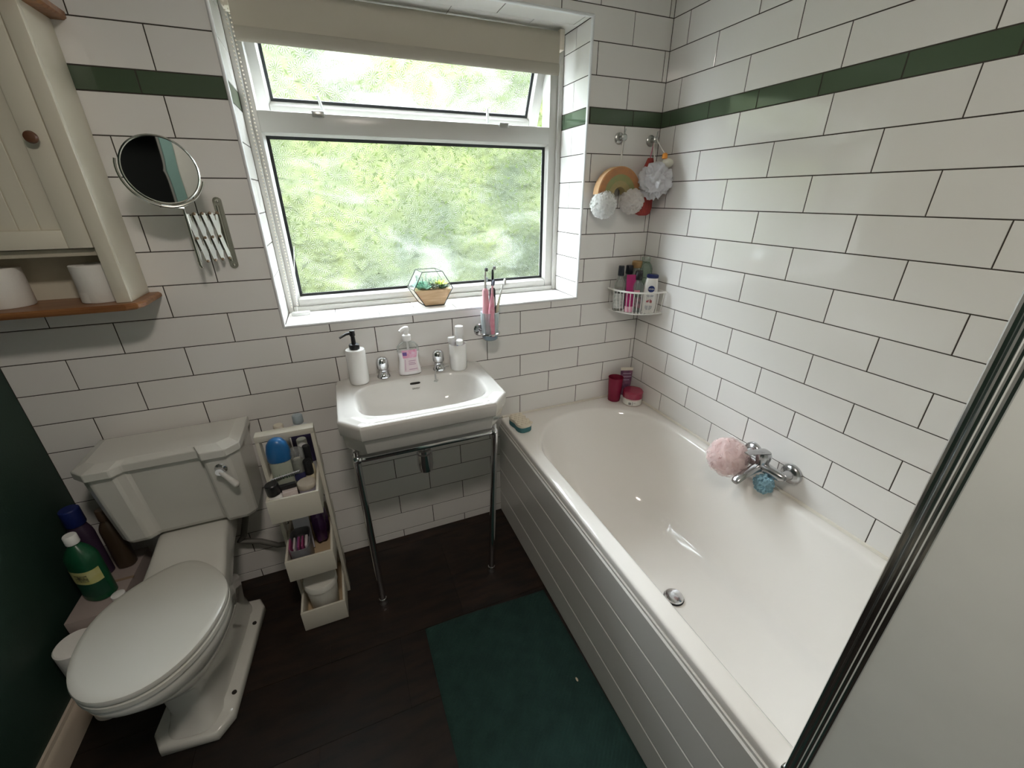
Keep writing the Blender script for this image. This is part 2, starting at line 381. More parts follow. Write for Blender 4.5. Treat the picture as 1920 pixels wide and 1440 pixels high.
def pane(g, parent):
    o = g.build('pane', PANE, parent, smooth=0); o.data.materials.append(PANE_BACK)
    for p in o.data.polygons:
        if p.normal.y > -.5: p.material_index = 1
    return o
win = struct_empty('window_1', (OX0, RD, OZ0))
WY = RD            # inner face of the frame
def profile_frame(x0, x1, z0, z1, wd, y0, y1, name, parent, T=None, m=PVC):
    g = G(); g.T = T; c = .004
    for a in ((x0, x0 + wd, z0, z1), (x1 - wd, x1, z0, z1), (x0 + wd, x1 - wd, z0, z0 + wd), (x0 + wd, x1 - wd, z1 - wd, z1)): g.box(a[0], a[1], y0, y1, a[2], a[3], c)
    return g.build(name, m, parent)
profile_frame(OX0, OX1, OZ0, OZ1, .020, WY - .012, WY + .075, 'frame', win)                  # outer member against the reveal
GX0, GX1 = -1.493, -.407
TZ0, TZ1 = 1.704, 1.768
g = G(); c = .004
g.box(OX0 + .018, GX0, WY, WY + .07, OZ0 + .018, OZ1 - .018, c); g.box(GX1, OX1 - .018, WY, WY + .07, OZ0 + .018, OZ1 - .018, c)
g.box(GX0, GX1, WY, WY + .07, OZ0 + .018, 1.133, c); g.box(GX0, GX1, WY, WY + .07, 2.035, OZ1 - .018, c)
g.build('frame', PVC, win)
g = G(); g.box(GX0 - .002, GX1 + .002, WY - .002, WY + .07, TZ0, TZ1, c); g.build('transom', PVC, win)
def bead(x0, x1, z0, z1, y, wd, parent, T=None, name='glazing_bead', m=PVC, dy=.012):
    g = G(); g.T = T
    for s_ in (0, 1, 2, 3):
        o4 = [(x0, z0), (x1, z0), (x1, z1), (x0, z1)]; i4 = [(x0 + wd, z0 + wd), (x1 - wd, z0 + wd), (x1 - wd, z1 - wd), (x0 + wd, z1 - wd)]
        a, b = s_, (s_ + 1) % 4
        ra = [(o4[a][0], y, o4[a][1]), (i4[a][0], y + dy, i4[a][1]), (i4[a][0], y + dy + .006, i4[a][1]), (o4[a][0], y + dy + .006, o4[a][1])]
        rb = [(o4[b][0], y, o4[b][1]), (i4[b][0], y + dy, i4[b][1]), (i4[b][0], y + dy + .006, i4[b][1]), (o4[b][0], y + dy + .006, o4[b][1])]
        g.loft([ra, rb])
    return g.build(name, m, parent, smooth=20)
bead(GX0, GX1, 1.133, TZ0, WY + .006, .008, win)
bead(GX0 + .008, GX1 - .008, 1.141, TZ0 - .008, WY + .018, .010, win, name='gasket', m=GASKET, dy=.003)
g = G(); g.box(GX0 + .012, GX1 - .012, WY + .026, WY + .030, 1.145, TZ0 - .012); pane(g, win)
# opened top light, hinged at the head and swung outwards
sash = G(); HY, HZ, TH = WY + .035, 2.045, math.radians(25)
T = Matrix.Translation((0, HY, HZ)) @ Matrix.Rotation(TH, 4, 'X')
SX0, SX1 = -1.505, -.398
sa = profile_frame(SX0, SX1, -.300, .0, .043, -.020, .045, 'sash', win, T)
bead(SX0 + .043, SX1 - .043, -.257, -.043, -.016, .008, sa, T)
bead(SX0 + .051, SX1 - .051, -.249, -.051, -.006, .009, sa, T, name='gasket', m=GASKET, dy=.003)
g = G(); g.T = T; g.box(SX0 + .055, SX1 - .055, .002, .006, -.245, -.055); pane(g, sa)
for kx in (-1.306, -.615):
    g = G(); g.box(kx - .020, kx + .020, WY - .012, WY + .012, TZ1 - .012, TZ1 + .006, .003); g.build('keep', STEEL, win)
for kx in (-1.285, -.665):
    g = G(); g.tube([(kx, WY + .05, TZ1 + .004), (kx - .004, WY + .03, TZ1 + .02), (kx - .014, WY + .008, TZ1 + .055)], [.006, .006, .0045], 8); g.build('stay', WHITE, win)
    g = G(); g.box(kx - .035, kx + .035, WY + .02, WY + .03, TZ1, TZ1 + .003); g.build('stay_plate', BLACK, win)

# ---- garden behind the glass
gm = mat('garden grass', (.015, .022, .007), .9, var=(1.2, (.028, .034, .011)))
g = G(); g.box(-9, 9, .6, 14, -.3, -.2); tag(g.build('garden_lawn', gm), 'mown green lawn below the window outside', 'lawn')
hm = mat('hedge foliage', (.014, .021, .007), .8, var=(1.3, (.050, .060, .012)), bump=(14, 1.0, .05))
rg = random.Random(5); g = G(); nx, nz = 150, 60
vs = []
for j in range(nz + 1):
    for i in range(nx + 1):
        x = -8 + 16 * i / nx; t = j / nz
        vs.append((x + rg.uniform(-.03, .03), 4.2 + .9 * t * t + .35 * math.sin(x * 1.7 + 2 * t) + rg.uniform(-.05, .05), -.25 + 4.4 * t + .25 * math.sin(x * 2.3) * t + rg.uniform(-.06, .06)))
g.add(vs, [(j * (nx + 1) + i, j * (nx + 1) + i + 1, (j + 1) * (nx + 1) + i + 1, (j + 1) * (nx + 1) + i) for j in range(nz) for i in range(nx)])
hb = g.build('hedge', hm, smooth=80); tag(hb, 'tall sunlit green hedge at the far side of the garden', 'hedge')
g = G()
for k in range(2600):                      # leaves on the face of the hedge where it shows through the open top light
    x = rg.uniform(-3.0, 2.6); z = rg.uniform(.9, 3.1); y = 3.75 + rg.uniform(0, .35) + .06 * z * z
    a, b, c_ = [rg.uniform(-1, 1) for _ in range(3)]
    u = Vector((a, b * .4, c_)).normalized() * rg.uniform(.02, .042); v = Vector((-c_, a * .5, b)).normalized() * .016; p = Vector((x, y, z))
    g.add([p - u, p + v, p + u, p - v], [(0, 1, 2, 3)])
g.build('leaves', cloth_mat('leaf green', (.032, .046, .011), .35), hb, smooth=0, kind='stuff')

# ================================================================== BATH
bath = thing('bath', 'white enamelled bathtub with curved head end under the window wall', 'bathtub', (-.365, -.86, 0))
BX0, BX1, BY0, BY1, BZ = -.728, -.002, -1.715, -.002, .55
N_ = 96
def rr_ring(x0, x1, y0, y1, z, rh, rf):
    """closed outline: rounded rectangle, head corners (y1) radius rh, foot corners radius rf, N_ points by corner"""
    out = []; n = N_ // 4
    for cx, cy, r, a0 in ((x1 - rh, y1 - rh, rh, 0), (x0 + rh, y1 - rh, rh, PI / 2), (x0 + rf, y0 + rf, rf, PI), (x1 - rf, y0 + rf, rf, 1.5 * PI)):
        for k in range(n):
            a = a0 + (PI / 2) * k / (n - 1); out.append(Vector((cx + r * math.cos(a), cy + r * math.sin(a), z)))
    return out
rings = [rr_ring(BX0 + .012, BX1 - .002, BY0 + .002, BY1 - .002, BZ - .034, .004, .004), rr_ring(BX0 + .002, BX1, BY0, BY1, BZ - .030, .006, .006), rr_ring(BX0, BX1, BY0, BY1, BZ - .008, .008, .008),
         rr_ring(BX0 + .003, BX1 - .003, BY0 + .003, BY1 - .003, BZ - .002, .008, .008), rr_ring(BX0 + .009, BX1 - .006, BY0 + .009, BY1 - .009, BZ, .01, .01),
         rr_ring(-.682, -.042, -1.645, -.078, BZ, .29, .16), rr_ring(-.675, -.048, -1.638, -.085, BZ - .002, .29, .16), rr_ring(-.669, -.054, -1.630, -.093, BZ - .008, .285, .16), rr_ring(-.664, -.060, -1.622, -.103, BZ - .022, .28, .16),
         rr_ring(-.645, -.080, -1.59, -.165, .42, .26, .16), rr_ring(-.62, -.105, -1.55, -.26, .30, .24, .15), rr_ring(-.60, -.128, -1.51, -.34, .215, .22, .14),
         rr_ring(-.575, -.152, -1.47, -.40, .172, .2, .14), rr_ring(-.53, -.20, -1.40, -.46, .157, .16, .13), rr_ring(-.45, -.28, -1.2, -.6, .153, .08, .08), rr_ring(-.38, -.36, -.9, -.8, .151, .009, .009)]
G().loft(rings, False, True).build('tub', ENAM, bath, smooth=60)
g = G(); g.lathe([(.034, 0), (.036, .002), (.036, .004), (.028, .005)], (-.376, -.854, .152), 28); g.build('waste_ring', BLACK, bath)
g = G(); g.lathe([(.033, .006), (.034, .009), (.031, .013), (.022, .0155), (.01, .0165), (.0, .017)], (-.376, -.854, .152), 28); g.build('waste_plug', CHROME, bath, label='domed chrome pop-up plug')
BP = mat('bath panel board', (.66, .65, .62), .22)
panel = thing('bath_surround', 'white tongue and groove panel boards along the front of the bath', 'bath panel', (-.722, -.86, 0))
pz = [.004, .127, .263, .387, .509]
for i in range(4):
    c = .004
    G().loft([[(-.735 + c, y, pz[i]), (-.735, y, pz[i] + c), (-.735, y, pz[i + 1] - c), (-.735 + c, y, pz[i + 1] - .0008), (-.722, y, pz[i + 1] - .0008), (-.722, y, pz[i])] for y in (-.003, -1.715)]).build('board', BP, panel, smooth=0)
g = G(); g.box(-.730, -.717, -1.715, -.003, .509, .517); g.build('top_trim', BP, panel)
g = G(); g.tube([(-.72, -.004, BZ + .001), (-.004, -.004, BZ + .001), (-.004, -1.71, BZ + .001)], .007, 8); tr2 = g.build('trim_2', mat('cream bath sealant', (.74, .70, .62), .35), kind='structure')

# ---- bath screen, folded
scr = thing('bath_screen', 'folded grey bath screen with ribbed silver edge standing on the bath rim', 'bath screen', (-.69, -1.57, BZ))
SG = mat('grey obscured screen acrylic', (.80, .83, .80), .45, var=(9, (.76, .79, .76)), bump=(30, .12))
ALU = mat('polished aluminium', (.70, .72, .72), .16, 1.0)
for k, x in enumerate((-.7215, -.703, -.685)):
    y0 = -1.434 - .0 * k
    g = G(); g.box(x - .0025, x + .0025, -1.71, y0 - .012, BZ + .012, 1.95); g.build('screen_leaf', SG, scr)
    g = G()
    for j, (dy, rr_) in enumerate(((0.0, .0045), (-.008, .0035), (-.0145, .003), (-.0215, .004))):
        g.tube([(x, y0 - .004 + dy, BZ + .004), (x, y0 - .004 + dy, 1.955)], rr_ * 1.15, 10)
    g.box(x - .0022, x + .0022, y0 - .028, y0 - .002, BZ + .004, 1.953); g.build('edge_profile', ALU, scr)
g = G(); g.box(-.727, -.68, -1.713, -1.43, BZ + .0005, BZ + .012, .002); g.build('rail', ALU, scr); g = G(); g.box(-.727, -.68, -1.713, -1.44, 1.95, 1.965, .002); g.build('rail', ALU, scr)
# short wall at the foot of the bath
g = G(); g.box(-.74, GR, -1.84, -1.72, 0, ZC); g.build('wall_foot', mat('pale wall paint', (.62, .62, .58), .7), kind='structure')

# ---- mixer tap on the tiles
TAPM = mat('worn satin chrome', (.50, .50, .51), .22, 1.0)
tap = thing('bath_mixer_tap', 'chrome wall mounted bath mixer tap with lever above the tub', 'tap', (-.004, -.825, .632))
for fy_ in (-.900, -.750):
    g = G(); R = Matrix.Rotation(-PI / 2, 4, 'Y')
    g.lathe([(.036, 0), (.036, .004), (.034, .010), (.028, .016), (.018, .020), (.015, .034), (.016, .05)], (-.0005, fy_, .634), 28, rot=R); g.build('flange', TAPM, tap)
g = G(); g.tube([(-.052, -.912, .634), (-.054, -.90, .634), (-.055, -.86, .634), (-.056, -.825, .634), (-.055, -.79, .634), (-.054, -.75, .634), (-.052, -.738, .634)], [.010, .017, .018, .022, .018, .017, .010], 18); g.build('body', TAPM, tap)
g = G(); g.loft([[Vector((x, -.825 + ww * math.cos(a), z + hh * math.sin(a))) for a in [2 * PI * k / 14 for k in range(14)]] for x, z, ww, hh in ((-.055, .630, .02, .017), (-.09, .628, .017, .012), (-.13, .618, .016, .010), (-.165, .603, .016, .009), (-.172, .597, .012, .006))]); g.build('spout', TAPM, tap)
g = G(); g.lathe([(.021, 0), (.022, .012), (.024, .022), (.024, .036), (.020, .046), (.010, .051), (0, .052)], (-.055, -.825, .642), 24); g.build('cartridge', TAPM, tap)
g = G(); g.loft([[Vector((x, -.825 + ww * math.cos(a), z + hh * math.sin(a))) for a in [2 * PI * k / 12 for k in range(12)]] for x, z, ww, hh in ((-.045, .690, .018, .006), (-.075, .697, .017, .006), (-.12, .704, .013, .0045), (-.150, .708, .009, .003))]); g.build('lever', TAPM, tap)

# ---- puffs
from mathutils import noise
def blob(g, c, r, seed, squash, amp, freq, sub=5):
    """crumpled ball: ridged noise gives the soft folds of bunched net"""
    bm = bmesh.new(); bmesh.ops.create_icosphere(bm, subdivisions=sub, radius=1)
    for v in bm.verts:
        d = v.co.normalized(); q = d * freq + Vector((seed * 3.7, seed * 1.3, 0))
        k = 1 - abs(noise.noise(q)) * 2.0 + .35 * (1 - 2 * abs(noise.noise(q * 2.3)))
        rad = r * (1 - amp + amp * k); v.co = Vector((c[0] + d.x * rad * squash[0], c[1] + d.y * rad * squash[1], c[2] + d.z * rad * squash[2]))
    g.bm(bm)
def puff(center, r, n, seed, col, name, label, k=.5, squash=(1, 1, 1), parent=None, width=.01, core=.9, amp=.16, freq=2.6, clear=0.0, loop=.2):
    rg = random.Random(seed); c = Vector(center); g = G(); m_ = cloth_mat('net%d' % seed, col, k, clear)
    o = parent if parent else thing(name, label, 'bath puff', center)
    blob(g, c, r * core, seed, squash, amp, freq); b = g.build('puff' if parent else 'net_ball', cloth_mat('net core%d' % seed, col, k, 0), o, smooth=180)
    if n:
        g = G()
        for i in range(n):            # curled loops of net standing out of the ball
            ax = Vector((rg.gauss(0, 1), rg.gauss(0, 1), rg.gauss(0, 1))).normalized(); p = ax.orthogonal().normalized(); q = ax.cross(p); a0 = rg.uniform(0, 6.28)
            p, q = p * math.cos(a0) + q * math.sin(a0), q * math.cos(a0) - p * math.sin(a0)
            lr = r * loop * rg.uniform(.7, 1.3); mid = ax * r * (core * .86); wd = width * rg.uniform(.6, 1.2); A, B = [], []; tw = rg.uniform(-1.2, 1.2)
            for t in range(13):
                a = -.5 + (PI + 1.0) * t / 12; w3 = q * (wd * (1 + .3 * math.sin(3 * a + a0))) + ax * wd * .5 * math.sin(2 * a + tw)
                base = mid + p * lr * math.cos(a) + ax * lr * 1.05 * math.sin(a) + q * lr * .3 * math.sin(a + tw)
                for L_, sg in ((A, -1), (B, 1)):
                    u = base + w3 * .5 * sg; L_.append(c + Vector((u.x * squash[0], u.y * squash[1], u.z * squash[2])))
            nn = len(A); g.add(A + B, [(t, t + 1, nn + t + 1, nn + t) for t in range(nn - 1)])
        g.build('net_loops', m_, b if parent else o, smooth=180, kind='stuff')
    return o
pf = puff((-.118, -.738, .632), .066, 520, 11, (.985, .88, .87), 'bath_puff', 'pink and white ruffled bath puff hanging on the bath tap', width=.009, core=.62, loop=.42, k=.55, clear=.45, amp=.3)
G().tube([(-.055, -.745, .655), (-.07, -.735, .668), (-.10, -.73, .66), (-.075, -.74, .64), (-.055, -.745, .650)], .0016, 6).build('cord', WHITE, pf)
pg = puff((-.078, -.866, .590), .034, 60, 12, (.42, .62, .70), 'bath_puff', 'small pale blue bath puff hanging below the bath tap', width=.007, core=.95, amp=.28)
G().tube([(-.056, -.85, .652), (-.06, -.85, .62), (-.07, -.858, .60)], .0016, 6).build('cord', WHITE, pg)

# ---- things on the bath rim
PINKP = clear_mat('dark pink translucent plastic', (.42, .03, .09), .50, .15)
cup = thing('plastic_cup', 'tall dark pink plastic cup in the corner of the bath rim', 'cup', (-.125, -.055, BZ))
g = G(); g.lathe([(.030, 0), (.031, .003), (.037, .125), (.036, .125), (.029, .005), (.0, .004)], (-.125, -.050, BZ + .002), 28, cap1=False); g.build('body', PINKP, cup)
jar = thing('cosmetic_tub', 'round clear jar with dark pink lid beside the pink cup', 'jar', (-.064, -.118, BZ))
g = G(); g.lathe([(.042, 0), (.046, .004), (.047, .034), (.045, .038)], (-.064, -.118, BZ + .002), 30); g.build('pot', mat('pale pink scrub', (.78, .66, .62), .25, coat=.5), jar)
g = G(); g.lathe([(.0472, .006), (.0476, .006), (.0476, .030), (.0472, .030)], (-.064, -.118, BZ + .002), 30, cap0=False, cap1=False); g.build('label_band', mat('white jar label', (.76, .74, .70), .4), jar)
g = G(); a0 = 3.7
for k, (da, h0, h1) in enumerate(((0, .010, .022), (.06, .010, .022), (.11, .010, .022), (.16, .010, .022), (.21, .010, .022), (.36, .008, .026), (.5, .019, .022), (.58, .019, .022), (.66, .019, .022))):
    aa = a0 + da
    for s_ in (0,):
        p0 = Vector((-.064 + .0479 * math.cos(aa), -.118 + .0479 * math.sin(aa), 0)); p1 = Vector((-.064 + .0479 * math.cos(aa + .035), -.118 + .0479 * math.sin(aa + .035), 0))
        g.add([p0 + Vector((0, 0, BZ + .002 + h0)), p1 + Vector((0, 0, BZ + .002 + h0)), p1 + Vector((0, 0, BZ + .002 + h1)), p0 + Vector((0, 0, BZ + .002 + h1))], [(0, 1, 2, 3)])
g.build('label_print', BLACK, jar, smooth=0)
g = G(); g.lathe([(.049, .038), (.050, .042), (.049, .068), (.044, .074), (.03, .076), (0, .0765)], (-.064, -.118, BZ + .002), 30); g.build('lid', mat('dark pink lid', (.30, .02, .06), .12, coat=.5), jar)
def flat_tube(name, label, c, wd, h, rot_z, col, cap_col, cap_h, parent_cat='tube', tilt=(0, 0), cap_bottom=True, crimp=.004, depth=.017, mat_r=.25):
    """squeezed tube standing on its cap, flat crimped end up"""
    t = thing(name, label, parent_cat, c)
    T = Matrix.Translation(c) @ Euler((tilt[0], tilt[1], rot_z)).to_matrix().to_4x4()
    g = G(); g.T = T; rings = []
    for i in range(9):
        f = i / 8; rings.append(ring(0, 0, cap_h + (h - cap_h) * f, wd / 2 * (.82 + .18 * f), max(crimp / 2, depth * (1 - f ** 1.4)), 28, 2.2))
    g.loft(rings); g.build('tube_body', col, t)
    g = G(); g.T = T; g.lathe([(.8, 0), (.86, .04), (.86, .9), (.8, 1.0)], (0, 0, 0), 24, sx=wd / 2 * .95, sy=depth * 1.05) if False else g.loft([ring(0, 0, z, wd / 2 * .8 * s_, depth * s_, 24) for z, s_ in ((0, .92), (.002, 1), (cap_h * .95, 1), (cap_h, .9))]); g.build('cap', cap_col, t)
    return t, T
tb, T = flat_tube('cream_tube', 'purple squeeze tube standing behind the pink jar in the corner', (-.062, -.048, BZ + .002), .062, .165, math.radians(-20), mat('purple tube print', (.10, .035, .09), .3, var=(40, (.24, .10, .17))), WHITE, .02)
g = G(); g.T = T; g.box(-.031, .031, -.003, .003, .150, .166, .001); g.build('crimp', mat('cream plastic', (.72, .66, .56), .4), tb)
g = G(); g.T = T
for zz, ww in ((.135, .04), (.118, .046), (.100, .03)): g.box(-ww / 2, ww / 2, -.0105, -.0085, zz, zz + .004)
g.build('label_print', mat('lilac print', (.42, .30, .42), .4), tb, smooth=0)
# sponge with a wavy scourer top
sp = thing('bath_sponge', 'blue green and cream massage sponge on the bath corner near the basin', 'sponge', (-.675, -.130, BZ))
def wavy(z, s_=1.0):
    out = []
    for k in range(40):
        a = 2 * PI * k / 40; r = 1 + .0 * math.cos(2 * a)
        x = .036 * s_ * math.copysign(abs(math.cos(a)) ** .6, math.cos(a)); y = .060 * s_ * math.copysign(abs(math.sin(a)) ** .6, math.sin(a))
        x *= 1 - .16 * math.exp(-(y / .02) ** 2)
        out.append(Vector((-.677 + x * math.cos(.12) - y * math.sin(.12), -.118 + x * math.sin(.12) + y * math.cos(.12), z)))
    return out
G().loft([wavy(BZ + .001, .96), wavy(BZ + .004, 1), wavy(BZ + .024, 1), wavy(BZ + .026, .98)]).build('foam', mat('teal sponge foam', (.07, .20, .22), .9, bump=(300, .6)), sp)
g = G(); g.loft([wavy(BZ + .026, 1.0), wavy(BZ + .036, 1.0), wavy(BZ + .039, .96)])
for i in range(-1, 2):
    for j in range(-3, 4):
        g.sphere((-.677 + i * .021 + (.006 if j % 2 else -.004) - j * .0155 * .12, -.118 + j * .0155, BZ + .039), (.0085, .0075, .006), 8, 6)
g.build('bumps', mat('cream sponge foam', (.72, .66, .54), .95, bump=(300, .4)), sp, kind='stuff')

# ================================================================== BASIN
bas = thing('wash_basin', 'white art deco style wash basin with cut corners under the window', 'basin', (-1.123, -.215, .72))
bc = (-1.123, -.215)
octp = [(-.222, -.22), (.222, -.22), (.285, -.148), (.285, .180), (.235, .2135), (-.235, .2135), (-.285, .180), (-.285, -.148)]
def ray_poly(a):
    d = (math.cos(a), math.sin(a)); best = None
    for i in range(8):
        p, q = octp[i], octp[(i + 1) % 8]; ex, ey = q[0] - p[0], q[1] - p[1]; den = d[0] * ey - d[1] * ex
        if abs(den) < 1e-9: continue
        t = (p[0] * ey - p[1] * ex) / den; u = (p[0] * d[1] - p[1] * d[0]) / den
        if t > 0 and -1e-6 <= u <= 1 + 1e-6 and (best is None or t < best): best = t
    return best
angs = [2 * PI * k / 80 for k in range(80)]
for x, y in octp:
    a = math.atan2(y, x) % (2 * PI); i = min(range(80), key=lambda k: abs(angs[k] - a)); angs[i] = a
angs.sort(); orad = [ray_poly(a) for a in angs]
def oring(z, s, dy=0, sy=None):
    sy = s if sy is None else sy
    return [Vector((bc[0] + r * math.cos(a) * s, bc[1] + dy + r * math.sin(a) * sy, z)) for a, r in zip(angs, orad)]
def bring(z, s, cy=-.253, rx=.224, ry=.138, pw=3.6, cx=-1.120):
    out = []
    for a in angs:
        x, y = math.cos(a) / rx, math.sin(a) / ry; t = (abs(x) ** pw + abs(y) ** pw) ** (-1 / pw); out.append(Vector((cx + t * math.cos(a) * s, cy + t * math.sin(a) * s, z)))
    return out
R = [oring(.655, .25, .05), oring(.665, .42, .05), oring(.690, .62, .05, .55), oring(.720, .82, .045, .74), oring(.738, .92, .026, .88), oring(.744, .945, .0195, .909), oring(.750, .955, .0173, .919), oring(.796, .972, .0124, .942), oring(.800, .974, .0118, .945), oring(.803, .978, .010, .953), oring(.807, .990, .0065, .970), oring(.812, .993, .005, .977), oring(.853, 1.0), oring(.859, .996), oring(.863, .985), oring(.865, .965),
     oring(.8655, .925), oring(.868, .905), bring(.868, 1.035), bring(.8675, 1.02), bring(.865, 1.0), bring(.858, .975), bring(.84, .945), bring(.80, .88, -.256), bring(.77, .79, -.258), bring(.748, .62, -.262, pw=2.6), bring(.738, .40, -.262, pw=2.2), bring(.734, .12, -.262, pw=2)]
G().loft(R, True, True).build('bowl', PORC, bas, smooth=32)
g = G(); Tm = Matrix.Translation((-1.122, -.1195, .845)) @ Matrix.Rotation(math.radians(-18), 4, 'X'); g.T = Tm
g.loft([[Vector((.020 * math.copysign(abs(math.cos(a)) ** .35, math.cos(a)), y, .0045 * math.sin(a))) for a in [2 * PI * k / 20 for k in range(20)]] for y in (-.0025, .004)]); g.build('overflow_slot', mat('overflow shadow', (.02, .017, .015), .8), bas)
text('SAVOY', .0095, Matrix.Translation((-1.121, -.1302, .827)) @ Matrix.Rotation(math.radians(72), 4, 'X'), mat('grey print', (.10, .09, .085), .6), bas)
g = G(); g.lathe([(.022, 0), (.022, .003), (.012, .004)], (-1.12, -.262, .734), 20); g.build('waste', CHROME, bas)
g = G(); g.lathe([(.016, 0), (.027, .006), (.031, .03), (.031, .085), (.026, .088), (.026, .10), (.017, .104), (.017, .22)], (-1.128, -.21, .50), 24)
g.tube([(-1.128, -.18, .595), (-1.128, -.10, .595), (-1.128, -.004, .595)], .015, 14); g.build('waste_trap', CHROME, bas)
for tx, ty in ((-1.229, -.064), (-1.014, -.070)):
    g = G(); g.lathe([(.025, 0), (.025, .004), (.021, .012), (.018, .022), (.0175, .031), (.014, .034)], (tx, ty, .868), 24)
    g.loft([[Vector((tx + ww * math.cos(a), y, z + hh * math.sin(a))) for a in [2 * PI * k / 12 for k in range(12)]] for y, z, ww, hh in ((ty, .886, .014, .012), (ty - .016, .886, .013, .011), (ty - .030, .881, .012, .009), (ty - .034, .877, .010, .006))])
    t_ = g.build('tap', CHROME, bas)
    g = G(); g.lathe([(.014, .034), (.021, .037), (.023, .044), (.023, .062), (.021, .072), (.015, .079), (.006, .082), (0, .0825)], (tx, ty, .868), 24); g.build('tap_head', CHROME, t_)
ch = [(-1.000, -.075, .874), (-.985, -.065, .875), (-.97, -.062, .873)]
ch2 = [(-1.030, -.085, .874), (-1.036, -.100, .8715), (-1.040, -.114, .869), (-1.042, -.125, .858), (-1.043, -.130, .848)]
g = G()
for path in (ch, ch2):
    for i in range(len(path) - 1):
        for s_ in range(4):
            p = Vector(path[i]).lerp(Vector(path[i + 1]), s_ / 4); g.sphere(p, .0026, 8, 6)
g.tube([(-1.050, -.131, .846), (-1.040, -.132, .842), (-1.034, -.132, .848), (-1.042, -.131, .851), (-1.050, -.131, .846)], .0018, 6)
g.build('plug_chain', STEEL, bas, kind='stuff')
# chrome stand
st = thing('basin_stand', 'chrome tubular stand with two legs holding up the basin', 'stand', (-1.123, -.30, 0))
r_ = .0125
LL, LR = [(-1.372, -.335, .0), (-1.372, -.335, .69)], [(-.9126, -.352, 0), (-.878, -.338, .69)]
for leg in (LL, LR):
    b_, t_ = Vector(leg[0]), Vector(leg[1]); g = G(); g.tube([b_ + Vector((0, 0, .012)), t_], r_, 16); lg = g.build('leg', CHROME, st)
    g = G(); g.lathe([(.019, 0), (.019, .006), (.015, .012), (.0145, .028), (.0125, .03)], b_, 18); g.build('foot', CHROME, lg)
def corner(a, b, c, r, n=6):
    a, b, c = Vector(a), Vector(b), Vector(c); d1 = (a - b).normalized(); d2 = (c - b).normalized(); return [b + d1 * r * (1 - t) ** 2 + d2 * r * t ** 2 for t in [i / n for i in range(n + 1)]]
pA, pB, pC, pD = (-1.372, -.003, .695), (-1.372, -.338, .695), (-.877, -.338, .695), (-.877, -.003, .695)
g = G(); g.tube([pA] + corner(pA, pB, pC, .03) + corner(pB, pC, pD, .03) + [pD], r_, 16); g.build('rail', CHROME, st)
for x in (-1.372, -.877):
    g = G(); g.lathe([(.027, 0), (.027, .004), (.018, .010), (.0135, .014)], (x, -.0005, .695), 20, rot=Matrix.Rotation(PI / 2, 4, 'X')); g.build('wall_flange', CHROME, st)
    g = G(); g.sphere((x + (.004 if x < -1 else -.004), -.336, .695), .0165, 14, 10); g.tube([(x, -.335, .70), (x, -.333, .724)], .008, 10); g.build('corner_joint', CHROME, st)

# ---- things on the basin
BZ2 = .868
ds = thing('soap_dispenser', 'white ceramic soap dispenser with black pump on the basin corner', 'soap dispenser', (-1.318, -.085, BZ2))
CER = mat('white ceramic', (.82, .81, .79), .15, coat=.3)
g = G(); g.lathe([(.031, 0), (.034, .003), (.035, .02), (.0345, .125), (.032, .131), (.013, .133)], (-1.318, -.085, BZ2 + .001), 32); g.build('body', CER, ds)
g = G(); g.lathe([(.0175, .132), (.018, .134), (.018, .150), (.016, .152), (.008, .153), (.007, .182), (.0095, .183), (.0095, .200), (.008, .202)], (-1.318, -.085, BZ2), 22)
g.tube([(-1.318, -.085, BZ2 + .194), (-1.34, -.094, BZ2 + .193), (-1.362, -.102, BZ2 + .184)], [.006, .005, .004], 10); g.build('pump', BLACK, ds)
hs = thing('hand_soap_bottle', 'clear hand soap bottle with white pump and pink flower label on basin', 'soap bottle', (-1.128, -.066, BZ2))
CLR = clear_mat('clear plastic', (.86, .89, .88), .12)
MILK = mat('milky soap', (.90, .87, .88), .25)
def hring(z, wx, wy): return ring(-1.128, -.066, BZ2 + z, wx, wy, 32, 2.8)
g = G(); g.loft([hring(0, .040, .021), hring(.003, .043, .023), hring(.02, .042, .023), hring(.05, .037, .021), hring(.072, .036, .021), hring(.095, .041, .021), hring(.112, .040, .020), hring(.124, .030, .017), hring(.131, .015, .0135), hring(.138, .013, .013)]); g.build('bottle', CLR, hs)
g = G(); g.loft([hring(.001, .041, .0215), hring(.004, .0434, .0234), hring(.02, .0424, .0234), hring(.05, .0374, .0214), hring(.072, .0364, .0214), hring(.092, .0408, .0213), hring(.094, .0405, .021)]); g.build('soap', MILK, hs)
def curved_label(c, wx, wy, pw, a0, a1, z0, z1, mt, par, name='label', n=10, prof=None):
    g = G(); A = []
    for zi in range(5):
        z = z0 + (z1 - z0) * zi / 4; row = []
        fx, fy = (wx, wy) if prof is None else prof(z)
        for k in range(n + 1):
            a = a0 + (a1 - a0) * k / n; cc, ss = math.cos(a), math.sin(a)
            row.append(Vector((c[0] + fx * math.copysign(abs(cc) ** (2 / pw), cc), c[1] + fy * math.copysign(abs(ss) ** (2 / pw), ss), c[2] + z)))
        A.append(row)
    g.loft(A, False, False, closed=False); return g.build(name, mt, par)
pr = lambda z: (.0372 + .0065 * abs((z - .065) / .045),   .0232 + .0015 * abs((z - .065) / .045))
curved_label((-1.128, -.066, BZ2), .04, .023, 2.8, 1.32 * PI, 1.72 * PI, .072, .104, mat('pink flower label', (.72, .25, .42), .4, var=(60, (.78, .55, .66))), hs, prof=pr)
curved_label((-1.128, -.066, BZ2), .04, .023, 2.8, 1.35 * PI, 1.70 * PI, .016, .072, mat('pale pink label', (.78, .66, .70), .4), hs, prof=pr)
pr2 = lambda z: (pr(z)[0] + .0006, pr(z)[1] + .0006)
